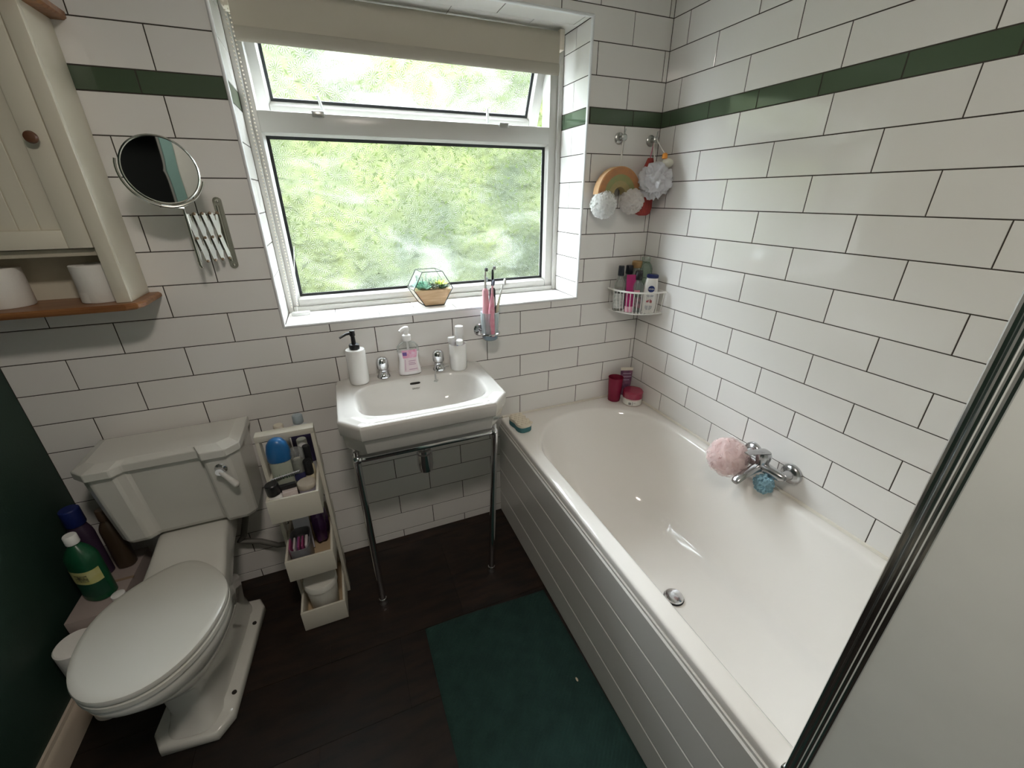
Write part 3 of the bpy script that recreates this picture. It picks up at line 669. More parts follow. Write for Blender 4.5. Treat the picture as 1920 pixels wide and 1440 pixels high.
curved_label((-1.128, -.066, BZ2), .04, .023, 2.8, 1.34 * PI, 1.46 * PI, .082, .096, mat('purple badge', (.14, .07, .28), .4), hs, 'badge', prof=pr2)
for zz, a_ in ((.058, .24), (.050, .2), (.044, .22), (.024, .26)):
    curved_label((-1.128, -.066, BZ2), .04, .023, 2.8, 1.48 * PI, (1.48 + a_ * .7) * PI, zz, zz + .0025, mat('mauve print', (.42, .22, .34), .4), hs, 'label_print', prof=pr2)
curved_label((-1.128, -.066, BZ2), .04, .023, 2.8, 1.385 * PI, 1.40 * PI, .022, .066, mat('mauve print', (.42, .22, .34), .4), hs, 'label_print', prof=pr2)
g = G(); g.lathe([(.0155, .136), (.016, .138), (.016, .156), (.014, .158), (.0085, .160), (.008, .172), (.012, .173), (.012, .184), (.009, .189)], (-1.128, -.066, BZ2), 22)
g.tube([(-1.128, -.066, BZ2 + .181), (-1.142, -.074, BZ2 + .182), (-1.154, -.081, BZ2 + .176)], [.0085, .0075, .005], 10); g.tube([(-1.128, -.066, BZ2 + .13), (-1.126, -.066, BZ2 + .06)], .0045, 8); g.build('pump', WHITE, hs)
tum = thing('tumbler', 'white ceramic tumbler holding toothpaste tubes at the right of the taps', 'tumbler', (-.938, -.092, BZ2))
g = G(); g.lathe([(.031, 0), (.033, .003), (.0345, .104), (.0335, .106), (.0315, .104), (.030, .006), (0, .005)], (-.938, -.092, BZ2 + .001), 32, cap1=False); g.build('body', CER, tum)
def paste(name, label, base, top, wd, body, cap, caph, cr, cat):
    """tube standing cap up, from base to top"""
    b_, t_ = Vector(base), Vector(top); d = (t_ - b_); L_ = d.length; z = d.normalized(); x = Vector((1, 0, 0)); x = (x - z * x.dot(z)).normalized(); y = z.cross(x)
    T = Matrix(((x.x, y.x, z.x, b_.x), (x.y, y.y, z.y, b_.y), (x.z, y.z, z.z, b_.z), (0, 0, 0, 1)))
    t = thing(name, label, cat, base); g = G(); g.T = T
    g.loft([ring(0, 0, L_ * f - (0 if f else 0), wd * (1 - .25 * f), .002 + (wd * .72) * f ** .7, 20) for f in [i / 6 * .86 for i in range(7)]]); g.build('tube_body', body, t)
    g = G(); g.T = T; g.lathe([(cr * .95, L_ - caph), (cr, L_ - caph * .9), (cr * .96, L_ - .001), (cr * .85, L_)], (0, 0, 0), 20); g.build('cap', cap, t); return t
paste('toothpaste_tube', 'toothpaste tube with white cap and blue red stripe leaning in white tumbler', (-.934, -.096, .880), (-.934, -.113, .994), .015, mat('toothpaste print', (.08, .25, .50), .3, var=(30, (.45, .03, .06))), WHITE, .018, .013, 'toothpaste')
paste('cream_tube', 'tall white tube with round cap standing tallest in the tumbler', (-.928, -.078, .880), (-.922, -.070, 1.038), .015, WHITE, WHITE, .038, .0165, 'tube')
paste('cream_tube', 'short white tube with flat oval cap at left in the tumbler', (-.950, -.078, .880), (-.956, -.070, .997), .014, WHITE, WHITE, .022, .015, 'tube')

# ---- toothbrush holder on the tiles
th = thing('toothbrush_holder', 'chrome wall bracket with clear glass holding toothbrushes right of basin', 'toothbrush holder', (-.802, -.062, .97))
GLS = clear_mat('clear glass', (.86, .93, .95), .22)
g = G(); g.lathe([(.027, 0), (.027, .006), (.022, .011), (.010, .013), (.009, .035)], (-.815, -.0005, .992), 24, rot=Matrix.Rotation(PI / 2, 4, 'X')); g.build('wall_mount', CHROME, th)
hc = (-.792, -.068)
g = G(); g.tube([(hc[0] + .037 * math.cos(a), hc[1] + .037 * math.sin(a), .993) for a in [2 * PI * k / 28 for k in range(28)]], .0045, 8, closed=True); g.build('ring', CHROME, th)
g = G(); g.lathe([(.027, 0), (.031, .004), (.033, .02), (.037, .115), (.0355, .115), (.031, .022), (.0, .012)], (hc[0], hc[1], .966), 30, cap1=False); g.build('glass', GLS, th)
g = G(); g.lathe([(.026, .001), (.0295, .004), (.0315, .022), (.0, .0225)], (hc[0], hc[1], .9665), 30); g.build('water', clear_mat('blue rinse water', (.05, .36, .62), .55), th, label='blue liquid in the foot of the glass')
def brush(name, label, pts, rad, m_body, neck, m_neck, head, m_head, cat='toothbrush'):
    t = thing(name, label, cat, pts[0]); g = G(); g.tube(pts, rad, 12); g.build('handle', m_body, t)
    g = G(); g.tube(neck[0], neck[1], 10); g.build('neck', m_neck, t)
    g = G(); hp, hr, nrm = Vector(head[0]), head[1], Vector(head[2]).normalized()
    rot = Vector((0, 0, 1)).rotation_difference(nrm).to_matrix().to_4x4(); g.lathe([(hr * .8, 0), (hr, .002), (hr * .95, .009), (hr * .8, .011)], hp, 14, sx=head[3], sy=head[4], rot=rot); g.build('bristles', m_head, t); return t
PK = mat('pink plastic', (.78, .42, .48), .3); DPK = mat('deep pink plastic', (.72, .24, .34), .35, var=(60, (.80, .40, .48)))
brush('electric_toothbrush', 'pale pink electric toothbrush with long steel coloured neck in the glass', [(-.806, -.072, .984), (-.805, -.064, 1.10), (-.804, -.058, 1.165), (-.803, -.056, 1.172)], [.013, .0145, .012, .007], PK, ([(-.803, -.056, 1.172), (-.800, -.053, 1.235)], [.005, .0035]), mat('grey brush plastic', (.50, .50, .46), .4), ((-.800, -.050, 1.243), .0075, (.8, -.5, .1), 1, 1), mat('dark bristles', (.12, .12, .13), .8))
brush('electric_toothbrush', 'black electric toothbrush with white button panel in the glass', [(-.778, -.062, .984), (-.775, -.058, 1.09), (-.773, -.055, 1.165), (-.7725, -.054, 1.172)], [.011, .0145, .0125, .008], BLACK, ([(-.772, -.053, 1.180), (-.768, -.050, 1.243)], [.0055, .0045]), BLACK, ((-.767, -.051, 1.248), .0075, (.8, -.5, .1), 1, 1), mat('grey bristles', (.35, .36, .36), .8))
g = G(); g.loft([ring(-.7725 + dx, -.0695 - dx * .2, 1.117, .0001 + s_, .0001, 16) for dx, s_ in ((0, .001),)] if False else [[Vector((-.7745 + .0055 * math.cos(a), -.0715, 1.118 + .024 * math.copysign(abs(math.sin(a)) ** .6, math.sin(a)))) for a in [2 * PI * k / 20 for k in range(20)]], [Vector((-.7745 + .0055 * math.cos(a), -.066, 1.118 + .024 * math.copysign(abs(math.sin(a)) ** .6, math.sin(a)))) for a in [2 * PI * k / 20 for k in range(20)]]])
tbk = [o for o in bpy.data.objects if o.name.startswith('electric_toothbrush.001')][0]
g.build('button_panel', mat('pale grey plastic', (.62, .62, .60), .4), tbk)
brush('toothbrush', 'slim deep pink toothbrush with dark head at the front of the glass', [(-.790, -.092, .986), (-.793, -.094, 1.05), (-.792, -.093, 1.09), (-.788, -.088, 1.125), (-.783, -.080, 1.155)], [.011, .013, .013, .009, .005], DPK, ([(-.783, -.080, 1.155), (-.780, -.076, 1.185)], [.005, .004]), PK, ((-.780, -.079, 1.197), .0062, (.2, -1, .1), .8, 1.9), mat('slate bristles', (.16, .17, .22), .8))
brush('toothbrush', 'white and lime toothbrush leaning to the right out of the glass', [(-.782, -.088, .986), (-.770, -.080, 1.04), (-.757, -.070, 1.10), (-.745, -.062, 1.135)], [.006, .0065, .006, .004], mat('white lime plastic', (.68, .72, .55), .35), ([(-.745, -.062, 1.135), (-.727, -.052, 1.180)], [.004, .0038]), mat('grey white plastic', (.62, .63, .60), .35), ((-.722, -.053, 1.192), .0065, (.1, -1, .1), .8, 2.0), WHITE)
brush('toothbrush', 'clear pale blue toothbrush behind the pink ones in the glass', [(-.795, -.050, .986), (-.794, -.048, 1.08), (-.793, -.046, 1.15), (-.796, -.046, 1.17)], [.005, .0055, .005, .004], mat('pale blue plastic', (.40, .55, .72), .25), ([(-.796, -.046, 1.17), (-.799, -.045, 1.197)], [.004, .0038]), mat('pale blue plastic', (.4, .55, .72), .25), ((-.798, -.048, 1.205), .006, (.3, -1, .1), .8, 1.8), mat('blue white bristles', (.65, .76, .84), .7))

# ---- terrarium on the sill
te = thing('terrarium', 'hexagonal wire terrarium with wooden base and succulents on the sill', 'terrarium', (-.975, .165, OZ0))
tc0 = Vector((-.975, .100, OZ0)); td = Vector((-.012, .085, 0))
hexa = [(-.040, 0), (.040, 0), (.081, .068), (.041, .138), (-.041, .138), (-.081, .068)]
def hx(k, f, sc=1.0): x, z = hexa[k % 6]; return tc0 + td * f + Vector((x * sc, 0, .002 + (z - .068) * sc + .068))
WIRE = mat('black wire', (.014, .018, .016), .4, .6)
g = G()
for f in (0, 1):
    for k in range(6): g.tube([hx(k, f), hx(k + 1, f)], .0016, 6)
for k in range(6): g.tube([hx(k, 0), hx(k, 1)], .0014, 6)
g.build('wire_frame', WIRE, te)
wz = .062
def wpt(x, z, f): return tc0 + td * f + Vector((x, 0, .003 + z))
xw = .040 + .041 * wz / .068
poly = [(-.039, 0), (.039, 0), (xw - .002, wz), (-xw + .002, wz)]
g = G(); g.loft([[wpt(x, z, .03) for x, z in poly], [wpt(x, z, .97) for x, z in poly]]); g.build('wooden_base', WOODW, te)
for k in (1, 2, 4, 5):
    g = G(); g.loft([[hx(k, .02, .985), hx(k + 1, .02, .985)], [hx(k, .98, .985), hx(k + 1, .98, .985)]], False, False, closed=False); g.build('glass_panel', clear_mat('thin clear glass', (.9, .95, .95), .04), te, smooth=0)
rg = random.Random(9)
def rosette(c, r, n, col, nm, up=.4, ln=1.0):
    g = G()
    for k in range(n):
        a = k * 2.4; e = up + .9 * k / n; d = Vector((math.cos(a) * math.cos(e), math.sin(a) * math.cos(e), math.sin(e))); s_ = Vector((-math.sin(a), math.cos(a), 0)); L_ = r * (1.1 - .5 * k / n) * ln
        p = Vector(c); g.loft([[p + s_ * .0008, p - s_ * .0008, p + Vector((0, 0, .0008))], [p + d * L_ * .5 + s_ * L_ * .2, p + d * L_ * .5 - s_ * L_ * .2, p + d * L_ * .5 + Vector((0, 0, L_ * .13))], [p + d * L_ + s_ * .0005, p + d * L_ - s_ * .0005, p + d * L_ + Vector((0, 0, .0005))]])
    g.build('succulent', mat(nm, col, .5), te)
zb = OZ0 + wz + .003
for i, (dx, dy, r, n, col, nm) in enumerate(((-.050, .035, .042, 22, (.25, .52, .40), 'mint succulent'), (-.026, .02, .036, 22, (.36, .60, .48), 'pale mint succulent'), (.004, .03, .040, 26, (.24, .26, .20), 'dark succulent'), (.034, .05, .046, 20, (.60, .68, .15), 'lime succulent'), (.038, .02, .030, 20, (.10, .17, .10), 'deep green succulent'), (.056, .03, .024, 16, (.05, .07, .06), 'deep green succulent'), (-.044, .06, .046, 20, (.20, .46, .32), 'leaf succulent'))):
    rosette((tc0.x + dx, tc0.y + dy, zb), r, n, col, nm)
g = G()
for k in range(22):
    x, y = tc0.x - .012 + rg.uniform(-.045, .032), tc0.y + .045 + rg.uniform(-.02, .02); h = rg.uniform(.025, .064); lx, ly = rg.uniform(-.008, .008), rg.uniform(-.006, .006)
    g.tube([(x, y, zb), (x + lx * .5, y + ly * .5, zb + h * .5), (x + lx, y + ly, zb + h)], [.0012, .001, .0008], 5)
    for j in range(14):
        f = .2 + .8 * j / 14; p = Vector((x + lx * f, y + ly * f, zb + h * f)); a = j * 2.4; d = Vector((math.cos(a), math.sin(a), .5)).normalized() * .008; s_ = Vector((-math.sin(a), math.cos(a), 0)) * .0022
        g.add([p, p + d * .5 + s_, p + d, p + d * .5 - s_], [(0, 1, 2, 3)])
g.build('sprigs', cloth_mat('grey green sprig', (.22, .34, .27), .4), te, kind='stuff')

# ---- roller blind
bl = thing('roller_blind', 'beige roller blind rolled up at the top of the window', 'blind', (-.955, .14, 2.03))
FAB = cloth_mat('beige blind fabric', (.52, .48, .40), .06)
BLX0, BLX1 = -1.500, -.412
g = G(); g.lathe([(.026, 0), (.026, BLX1 - BLX0)], (BLX0, .160, 2.048), 28, rot=Matrix.Rotation(PI / 2, 4, 'Y')); g.build('fabric_roll', FAB, bl)
g = G(); g.box(BLX0, BLX1, .1335, .1350, 1.962, 2.048); g.build('fabric', FAB, bl)
g = G(); g.loft([[Vector((x, .136 + .0075 * math.cos(a), 1.950 + .020 * math.sin(a))) for a in [2 * PI * k / 18 for k in range(18)]] for x in (BLX0, BLX1)]); g.build('hem_bar', mat('shaded blind hem', (.40, .37, .31), .8), bl)  # shade on the downward-facing hem is put into a darker fabric colour
CRM = mat('cream plastic', (.72, .66, .56), .4)
for x0, x1 in ((OX0 + .003, BLX0 - .001), (BLX1 + .001, OX1 - .003)):
    if x0 < -1: x0 = BLX0 - .020
    else: x1 = BLX1 + .022
    g = G(); g.box(x0, x1, .135, .19, 2.012, 2.076, .003); g.lathe([(.024, 0), (.024, abs(x1 - x0) * .6)], ((x0 + x1) / 2 - .006, .160, 2.046), 20, rot=Matrix.Rotation(PI / 2, 4, 'Y')); g.build('bracket', CRM, bl)
g = G(); cpts = []
for xx, yy in ((-1.512, .128), (-1.505, .150)):
    n = 86
    for k in range(n):
        z = 1.125 + (2.03 - 1.125) * k / (n - 1); x = xx + .012 * (1 - k / (n - 1)) * (1 if yy > .14 else .0); g.sphere((x, yy + .004 * math.sin(z * 3), z), .0026, 6, 4)
g.build('bead_chain', CRM, bl, kind='stuff')
g = G(); g.box(-1.520, -1.455, .140, .175, OZ0 + .0015, OZ0 + .012, .003); tag(g.build('chain_clip', clear_mat('clear plastic clip', (.8, .8, .78), .25)), 'clear plastic blind chain clip on the left end of the sill', 'chain clip')
g = G(); pts = []
for k in range(60):
    t = k / 59; g.sphere((-1.500 + .035 * t, .168 + .004 * t, OZ0 + .012 + .30 * t * (1 - .2 * t)), .0018, 6, 4)
g.build('chain_tail', WHITE, bl, kind='stuff')

# ================================================================== HOOKS AND PUFFS
def hook(x, z, label):
    h = thing('wall_hook', label, 'hook', (x, 0, z)); R = Matrix.Rotation(PI / 2, 4, 'X')
    g = G(); g.lathe([(.021, 0), (.021, .004), (.017, .008), (.009, .010), (.0075, .026), (.0085, .030), (.012, .033), (.0125, .038), (.009, .041)], (x, -.0005, z), 24, rot=R); g.build('peg', STEEL, h)
    g = G(); g.tube([(x, -.034, z + .004), (x + .001, -.038, z + .020), (x + .002, -.040, z + .030)], [.003, .0028, .0022], 8); g.build('pin', STEEL, h); return h
hook(-.200, 1.713, 'steel wall hook carrying the rainbow shaped sponge'); hook(-.044, 1.710, 'steel wall hook in the corner carrying the grey bath puff')
rs = thing('rainbow_sponge', 'orange and green rainbow arch bath sponge with white puffs at both ends', 'bath sponge', (-.215, -.045, 1.51))
rc = (-.212, 1.508)
def arch(r0, r1, y0, y1, nm, m_, n=28):
    g = G(); rr = []
    for k in range(n + 1):
        a = PI * k / n; d = (math.cos(a), math.sin(a)); rr.append([Vector((rc[0] + r * d[0], y, rc[1] + r * d[1])) for r, y in ((r0, y0), (r1, y0), (r1, y1), (r0, y1))])
    g.loft(rr); g.build(nm, m_, rs)
FO = lambda n, c, c2: mat(n, c, .95, var=(50, c2), bump=(400, .5))
arch(.074, .101, -.058, -.016, 'arch_band', FO('orange foam', (.52, .24, .10), (.44, .22, .11)))
arch(.051, .074, -.0575, -.017, 'arch_band', FO('green foam', (.32, .30, .13), (.27, .30, .14)))
arch(.028, .051, -.0570, -.018, 'arch_band', FO('olive foam', (.42, .32, .15), (.36, .31, .16)))
arch(.099, .1035, -.055, -.019, 'arch_rim', FO('pale orange foam', (.66, .42, .24), (.6, .38, .2)))
puff((-.283, -.052, 1.470), .054, 240, 21, (.96, .96, .95), 'puff', '', parent=rs, width=.006, core=.92, amp=.22, freq=4, loop=.17, k=.4)
puff((-.150, -.058, 1.482), .050, 120, 22, (.93, .90, .88), 'puff', '', parent=rs, width=.005, core=1.0, amp=.22, freq=3.6, loop=.12, k=.4)
G().tube([(-.200, -.030, 1.722), (-.203, -.034, 1.68), (-.209, -.040, 1.64), (-.213, -.043, 1.612)], .0024, 6).build('cord', mat('white cord', (.8, .78, .73), .8), rs)
G().tube([(-.204, -.034, 1.66), (-.206, -.037, 1.645), (-.207, -.038, 1.635)], [.003, .0045, .003], 6).build('knot', mat('white cord', (.8, .78, .73), .8), rs)
gp = puff((-.072, -.095, 1.557), .062, 0, 31, (.84, .84, .87), 'bath_puff', 'grey white bath puff hanging from the corner hook', core=1.05, amp=.42, freq=1.9, k=.35)
G().tube([(-.045, -.032, 1.716), (-.052, -.036, 1.69), (-.058, -.055, 1.65), (-.068, -.08, 1.60)], .0024, 6).build('cord', mat('white cord', (.8, .78, .73), .8), gp)
rm = thing('bath_mitt', 'dark red bath mitt hanging behind the grey puff in the corner', 'bath mitt', (-.065, -.03, 1.5))
g = G(); rr = []
for z, x0, x1, d in ((1.425, -.085, -.045, .012), (1.432, -.105, -.030, .018), (1.455, -.112, -.022, .02), (1.52, -.108, -.024, .02), (1.60, -.092, -.03, .016), (1.645, -.07, -.045, .01)):
    rr.append([Vector(((x0 + x1) / 2 + (x1 - x0) / 2 * math.cos(a), -.032 + d / 2 * math.sin(a) * 1.6, z)) for a in [2 * PI * k / 28 for k in range(28)]])
g.loft(rr); g.build('mitt_body', mat('dark red towelling', (.30, .045, .05), .95, var=(30, (.42, .07, .05), (6, 6, 1)), bump=(200, .6)), rm)
G().tube([(-.058, -.030, 1.645), (-.055, -.034, 1.68), (-.046, -.032, 1.715)], .002, 6).build('loop', mat('pink loop', (.6, .2, .3), .8), rm)
dk = thing('bath_toy', 'small white and orange bath toy hanging above the grey puff', 'bath toy', (-.055, -.10, 1.635))
g = G(); g.sphere((-.038, -.115, 1.622), (.026, .018, .017), 16, 10); g.build('body', mat('cream rubber', (.74, .72, .62), .5), dk)
g = G(); g.lathe([(.004, 0), (.011, .003), (.010, .018), (.005, .022)], (-.050, -.108, 1.636), 14); g.build('beak', mat('orange rubber', (.85, .33, .05), .5), dk)
G().tube([(-.050, -.106, 1.655), (-.048, -.07, 1.685), (-.043, -.033, 1.718)], .0022, 6).build('cord', mat('white cord', (.8, .78, .73), .8), dk)

# ================================================================== CORNER BASKET
cb = thing('corner_basket', 'white wire corner basket fixed in the tiled corner over the bath', 'basket', (-.08, -.08, 1.02))
WW = mat('white coated wire', (.82, .81, .78), .35)
def bk(t, z, s_=1.0):
    a = PI / 2 * t; return Vector((-.184 * s_ * math.cos(a) ** .75 - .003, -.178 * s_ * math.sin(a) ** .75 - .003, z))
g = G(); g.tube([bk(k / 24, 1.116) for k in range(25)], .0042, 8); g.build('rim', WW, cb)
g = G(); g.tube([bk(k / 24, 1.018, .93) for k in range(25)], .0028, 8); g.tube([(-.003, -.16, 1.018), (-.003, -.003, 1.018), (-.16, -.003, 1.018)], .0028, 8); g.tube([(-.004, -.17, 1.116), (-.004, -.004, 1.116), (-.178, -.004, 1.116)], .0028, 8); g.build('base_frame', WW, cb)
for k in range(15):
    t = (k + .3) / 14.6; g = G(); g.tube([bk(t, 1.116), bk(t, 1.06, .975), bk(t, 1.018, .93), bk(t, 1.018, .5)], .0016, 6); g.build('bar', WW, cb)
g = G()
for k in range(9):
    u = .015 + k * .017; L_ = .17 - u * .8; g.tube([(-u, -.004, 1.0165), (-u, -max(L_, .03), 1.0165)], .0013, 6)
g.build('base_wires', WW, cb)
def bottle(name, label, c, h, wx, wy, body, cap, caph, capr, sh=.82, nz=.35, rot=0.0, tilt=(0, 0), liquid=None, cat='bottle', lab=None, cap_name='cap', pw=2.5, shoulder=.14):
    """round shouldered bottle; c = base centre"""
    t = thing(name, label, cat, c); T = Matrix.Translation(c) @ Euler((tilt[0], tilt[1], rot)).to_matrix().to_4x4(); hb = h - caph
    def rg_(z, s_): return ring(0, 0, z, wx * s_, wy * s_, 26, pw)
    g = G(); g.T = T; z1 = hb * sh
    nk = capr * .8
    R = [rg_(0, .9), rg_(.003, 1.0), rg_(z1, 1.0)]
    for f in (.3, .6, .85, 1.0):
        k = math.sin(f * PI / 2); R.append(ring(0, 0, z1 + (hb - z1) * f * .9, wx + (nk - wx) * (1 - math.cos(f * PI / 2)), wy + (nk - wy) * (1 - math.cos(f * PI / 2)), 26, 2 + (pw - 2) * (1 - f)))
    R.append(ring(0, 0, hb, nk, nk, 26, 2)); g.loft(R); g.build('body', body, t)
    g = G(); g.T = T; g.lathe([(capr * .95, hb - .001), (capr, hb + .001), (capr * .97, h - .003), (capr * .85, h)], (0, 0, 0), 20); g.build(cap_name, cap, t)
    if liquid: g = G(); g.T = T; g.loft([rg_(.002, .92), rg_(.005, .95), rg_(z1 * liquid[1], .95)]); g.build('liquid', liquid[0], t)
    if lab:
        for z0_, z1_, m_, a0, a1 in lab:
            g = G(); g.T = T; A = []
            for zi in (z0_, (z0_ + z1_) / 2, z1_):
                row = []
                for k in range(15):
                    a = a0 + (a1 - a0) * k / 14; cc, ss = math.cos(a), math.sin(a); row.append(Vector(((wx + .0006) * math.copysign(abs(cc) ** (2 / pw), cc), (wy + .0006) * math.copysign(abs(ss) ** (2 / pw), ss), zi)))
                A.append(row)
            g.loft(A, False, False, closed=False); g.build('label', m_, t)
    return t, T
CAPB = mat('navy black cap', (.012, .015, .024), .3)
GREY = clear_mat('smoky clear plastic', (.45, .50, .48), .28); LBL = mat('pale grey label', (.42, .44, .42), .5, var=(90, (.62, .64, .62)))
bz = 1.0205
bottle('shampoo_bottle', 'clear bottle with black cap at the left end of the corner basket', (-.158, -.048, bz), .200, .024, .021, clear_mat('clear plastic b', (.72, .74, .70), .25), CAPB, .042, .0135, rot=-.5, lab=[(.012, .095, LBL, 1.1 * PI, 1.9 * PI), (.080, .090, BLACK, 1.2 * PI, 1.8 * PI)], shoulder=.2, sh=.70)
flat_tube('cream_tube', 'magenta pink squeeze tube in the corner basket', (-.128, -.090, bz), .047, .165, -.4, mat('magenta tube', (.40, .03, .15), .25), mat('pale pink cap', (.80, .40, .52), .4), .026)
bottle('shower_gel_bottle', 'bottle with navy cap standing at the back of the corner basket', (-.108, -.040, bz), .198, .022, .020, clear_mat('smoky clear plastic', (.45, .5, .48), .28), CAPB, .036, .0165, rot=-.6)
bottle('shower_gel_bottle', 'grey clear bottle with black flip cap at the front of the basket', (-.098, -.098, bz), .182, .030, .022, GREY, BLACK, .038, .0165, rot=-.7, lab=[(.02, .07, mat('dark grey label', (.10, .10, .10), .5, var=(60, (.35, .20, .22))), 1.45 * PI, 1.75 * PI), (.09, .10, mat('pink mark', (.55, .2, .25), .5), 1.4 * PI, 1.6 * PI)], sh=.75)
bottle('wooden_lid_bottle', 'small bottle with pale brown wooden lid behind the navy cap', (-.070, -.042, bz), .215, .022, .020, clear_mat('clear plastic b', (.72, .74, .7), .25), mat('cork lid', (.40, .25, .11), .7), .028, .023)
gb, T = bottle('pump_bottle', 'large clear green bottle deepest in the tiled corner', (-.036, -.058, bz), .232, .032, .030, clear_mat('clear green plastic', (.62, .76, .66), .20), clear_mat('clear cap', (.75, .82, .76), .2), .018, .020, rot=-.785, sh=.85)
lo = thing('lotion_bottle', 'white lotion bottle with navy cap and round navy badge in the basket', 'bottle', (-.052, -.128, bz))
T = Matrix.Translation((-.052, -.122, bz - .004)) @ Euler((math.radians(4), math.radians(2), math.radians(-28))).to_matrix().to_4x4()
LW = mat('white lotion plastic', (.80, .78, .74), .3)
g = G(); g.T = T; g.loft([ring(0, 0, z, a, b, 30, 2.5) for z, a, b in ((0, .029, .014), (.003, .032, .016), (.03, .0365, .018), (.07, .036, .018), (.11, .031, .0165), (.15, .025, .015), (.158, .024, .0145))]); g.build('body', LW, lo)
g = G(); g.T = T; g.loft([ring(0, 0, z, a, b, 30, 2.5) for z, a, b in ((.158, .0235, .0145), (.160, .0255, .0155), (.170, .0255, .0155), (.1735, .022, .013))]); g.build('cap', mat('navy plastic', (.012, .018, .09), .3), lo)
NV = mat('navy print', (.012, .03, .16), .35)
g = G(); g.T = T; g.loft([[Vector((.0145 * math.cos(a), y, .112 + .0145 * math.sin(a))) for a in [2 * PI * k / 28 for k in range(28)]] for y in (-.0185, -.0165)]); g.build('badge', NV, lo)
text('NIVEA', .0095, T @ Matrix.Translation((0, -.0188, .112)) @ Matrix.Rotation(PI / 2, 4, 'X'), WHITE, lo)
g = G(); g.T = T
for k, (dx, dz, hh) in enumerate(((-.010, 0, .009), (-.004, .002, .013), (.002, .003, .016), (.008, 0, .014))): g.loft([[Vector((dx + .0036 * math.cos(a), y, .056 + dz + hh / 2 * math.sin(a))) for a in [2 * PI * j / 14 for j in range(14)]] for y in (-.0193, -.017)])
g.build('flower_print', mat('dusty red print', (.42, .12, .14), .5), lo)
g = G(); g.T = T
for zz, ww in ((.083, .034), (.078, .026), (.034, .03), (.029, .034), (.024, .028), (.019, .02)): g.box(-ww / 2, ww / 2, -.0195, -.017, zz, zz + .0022)
g.build('label_print', mat('grey print 2', (.38, .38, .42), .5), lo, smooth=0)

# ================================================================== TOILET
to = thing('toilet', 'white art deco close coupled toilet with lid down beside the green wall', 'toilet', (-1.94, -.3, 0))
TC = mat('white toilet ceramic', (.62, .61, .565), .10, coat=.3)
T = Matrix.Translation((-1.918, -.20, 0)) @ Matrix.Rotation(math.radians(-6), 4, 'Z')
def loc(pts): return [T @ Vector(p) for p in pts]
def egg(z, s=1.0, back=.115, dx=0):
    """seat outline in local axes: hinge side at y=-.10, tip at y=-.535"""
    out = []
    for k in range(64):
        a = 2 * PI * k / 64; x = math.cos(a); y = math.sin(a)
        yy = -.305 + (y * .23 if y < 0 else y * .195); ww = .168 if y < 0 else .168 - .062 * y ** 2.2
        x = math.copysign(abs(x) ** (.92), x)
        out.append(Vector((x * ww * s + dx, -.305 + (yy + .305) * s, z)))
    return out
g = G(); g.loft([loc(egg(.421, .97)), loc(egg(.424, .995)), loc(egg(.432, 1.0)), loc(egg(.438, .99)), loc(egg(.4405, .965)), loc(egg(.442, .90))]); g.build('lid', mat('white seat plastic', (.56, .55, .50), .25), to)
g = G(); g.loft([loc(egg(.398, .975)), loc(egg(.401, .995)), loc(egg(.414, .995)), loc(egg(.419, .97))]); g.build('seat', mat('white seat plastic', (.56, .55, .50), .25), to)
def pring(z, s, yc, sx, sy, pw=2.2): return loc(ring(0, yc, z, sx, sy, 64, pw))
def rect_ring(z, x0, x1, y0, y1, r=.02):
    out = []
    for cx, cy, a0 in ((x1 - r, y1 - r, 0), (x0 + r, y1 - r, PI / 2), (x0 + r, y0 + r, PI), (x1 - r, y0 + r, 1.5 * PI)):
        for k in range(16): a = a0 + PI / 2 * k / 15; out.append(Vector((cx + r * math.cos(a), cy + r * math.sin(a), z)))
    return out
# pan: egg rim flowing down to a waisted stem and a stepped plinth
def mixr(A, B, t): return [a.lerp(b, t) for a, b in zip(A, B)]
E1 = egg(.397, .955); st_ = lambda z, hw, y0, y1, pw=3.0: ring(0, (y0 + y1) / 2, z, hw, (y1 - y0) / 2, 64, pw)
P_ = [loc(E1), loc(egg(.385, .975)), loc(egg(.365, .965)), loc(mixr(egg(.32, .88), st_(.32, .14, -.47, .05), .35)), loc(mixr(egg(.26, .78), st_(.26, .105, -.42, .06), .6)), loc(st_(.19, .080, -.385, .06)), loc(st_(.10, .072, -.385, .05)), loc(st_(.055, .074, -.395, .05, 4)), loc(st_(.036, .080, -.41, .05, 4))]
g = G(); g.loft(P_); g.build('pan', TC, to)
def plr(z, s): 
    pts = [(-.075, -.425), (.075, -.425), (.108, -.375), (.108, .02), (.085, .06), (-.085, .06), (-.108, .02), (-.108, -.375)]; return loc([(x * s, -.18 + (y + .18) * s, z) for x, y in pts])
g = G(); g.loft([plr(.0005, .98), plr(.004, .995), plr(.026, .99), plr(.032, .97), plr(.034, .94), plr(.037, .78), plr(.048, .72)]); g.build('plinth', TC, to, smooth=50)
for hx_, hy_ in ((.098, -.310), (.098, -.06)):
    g = G(); g.lathe([(.007, 0), (.007, .004)], T @ Vector((hx_ - .006, hy_, .0345)), 14); g.build('bolt_hole', mat('bolt hole shadow', (.02, .017, .015), .8), to)
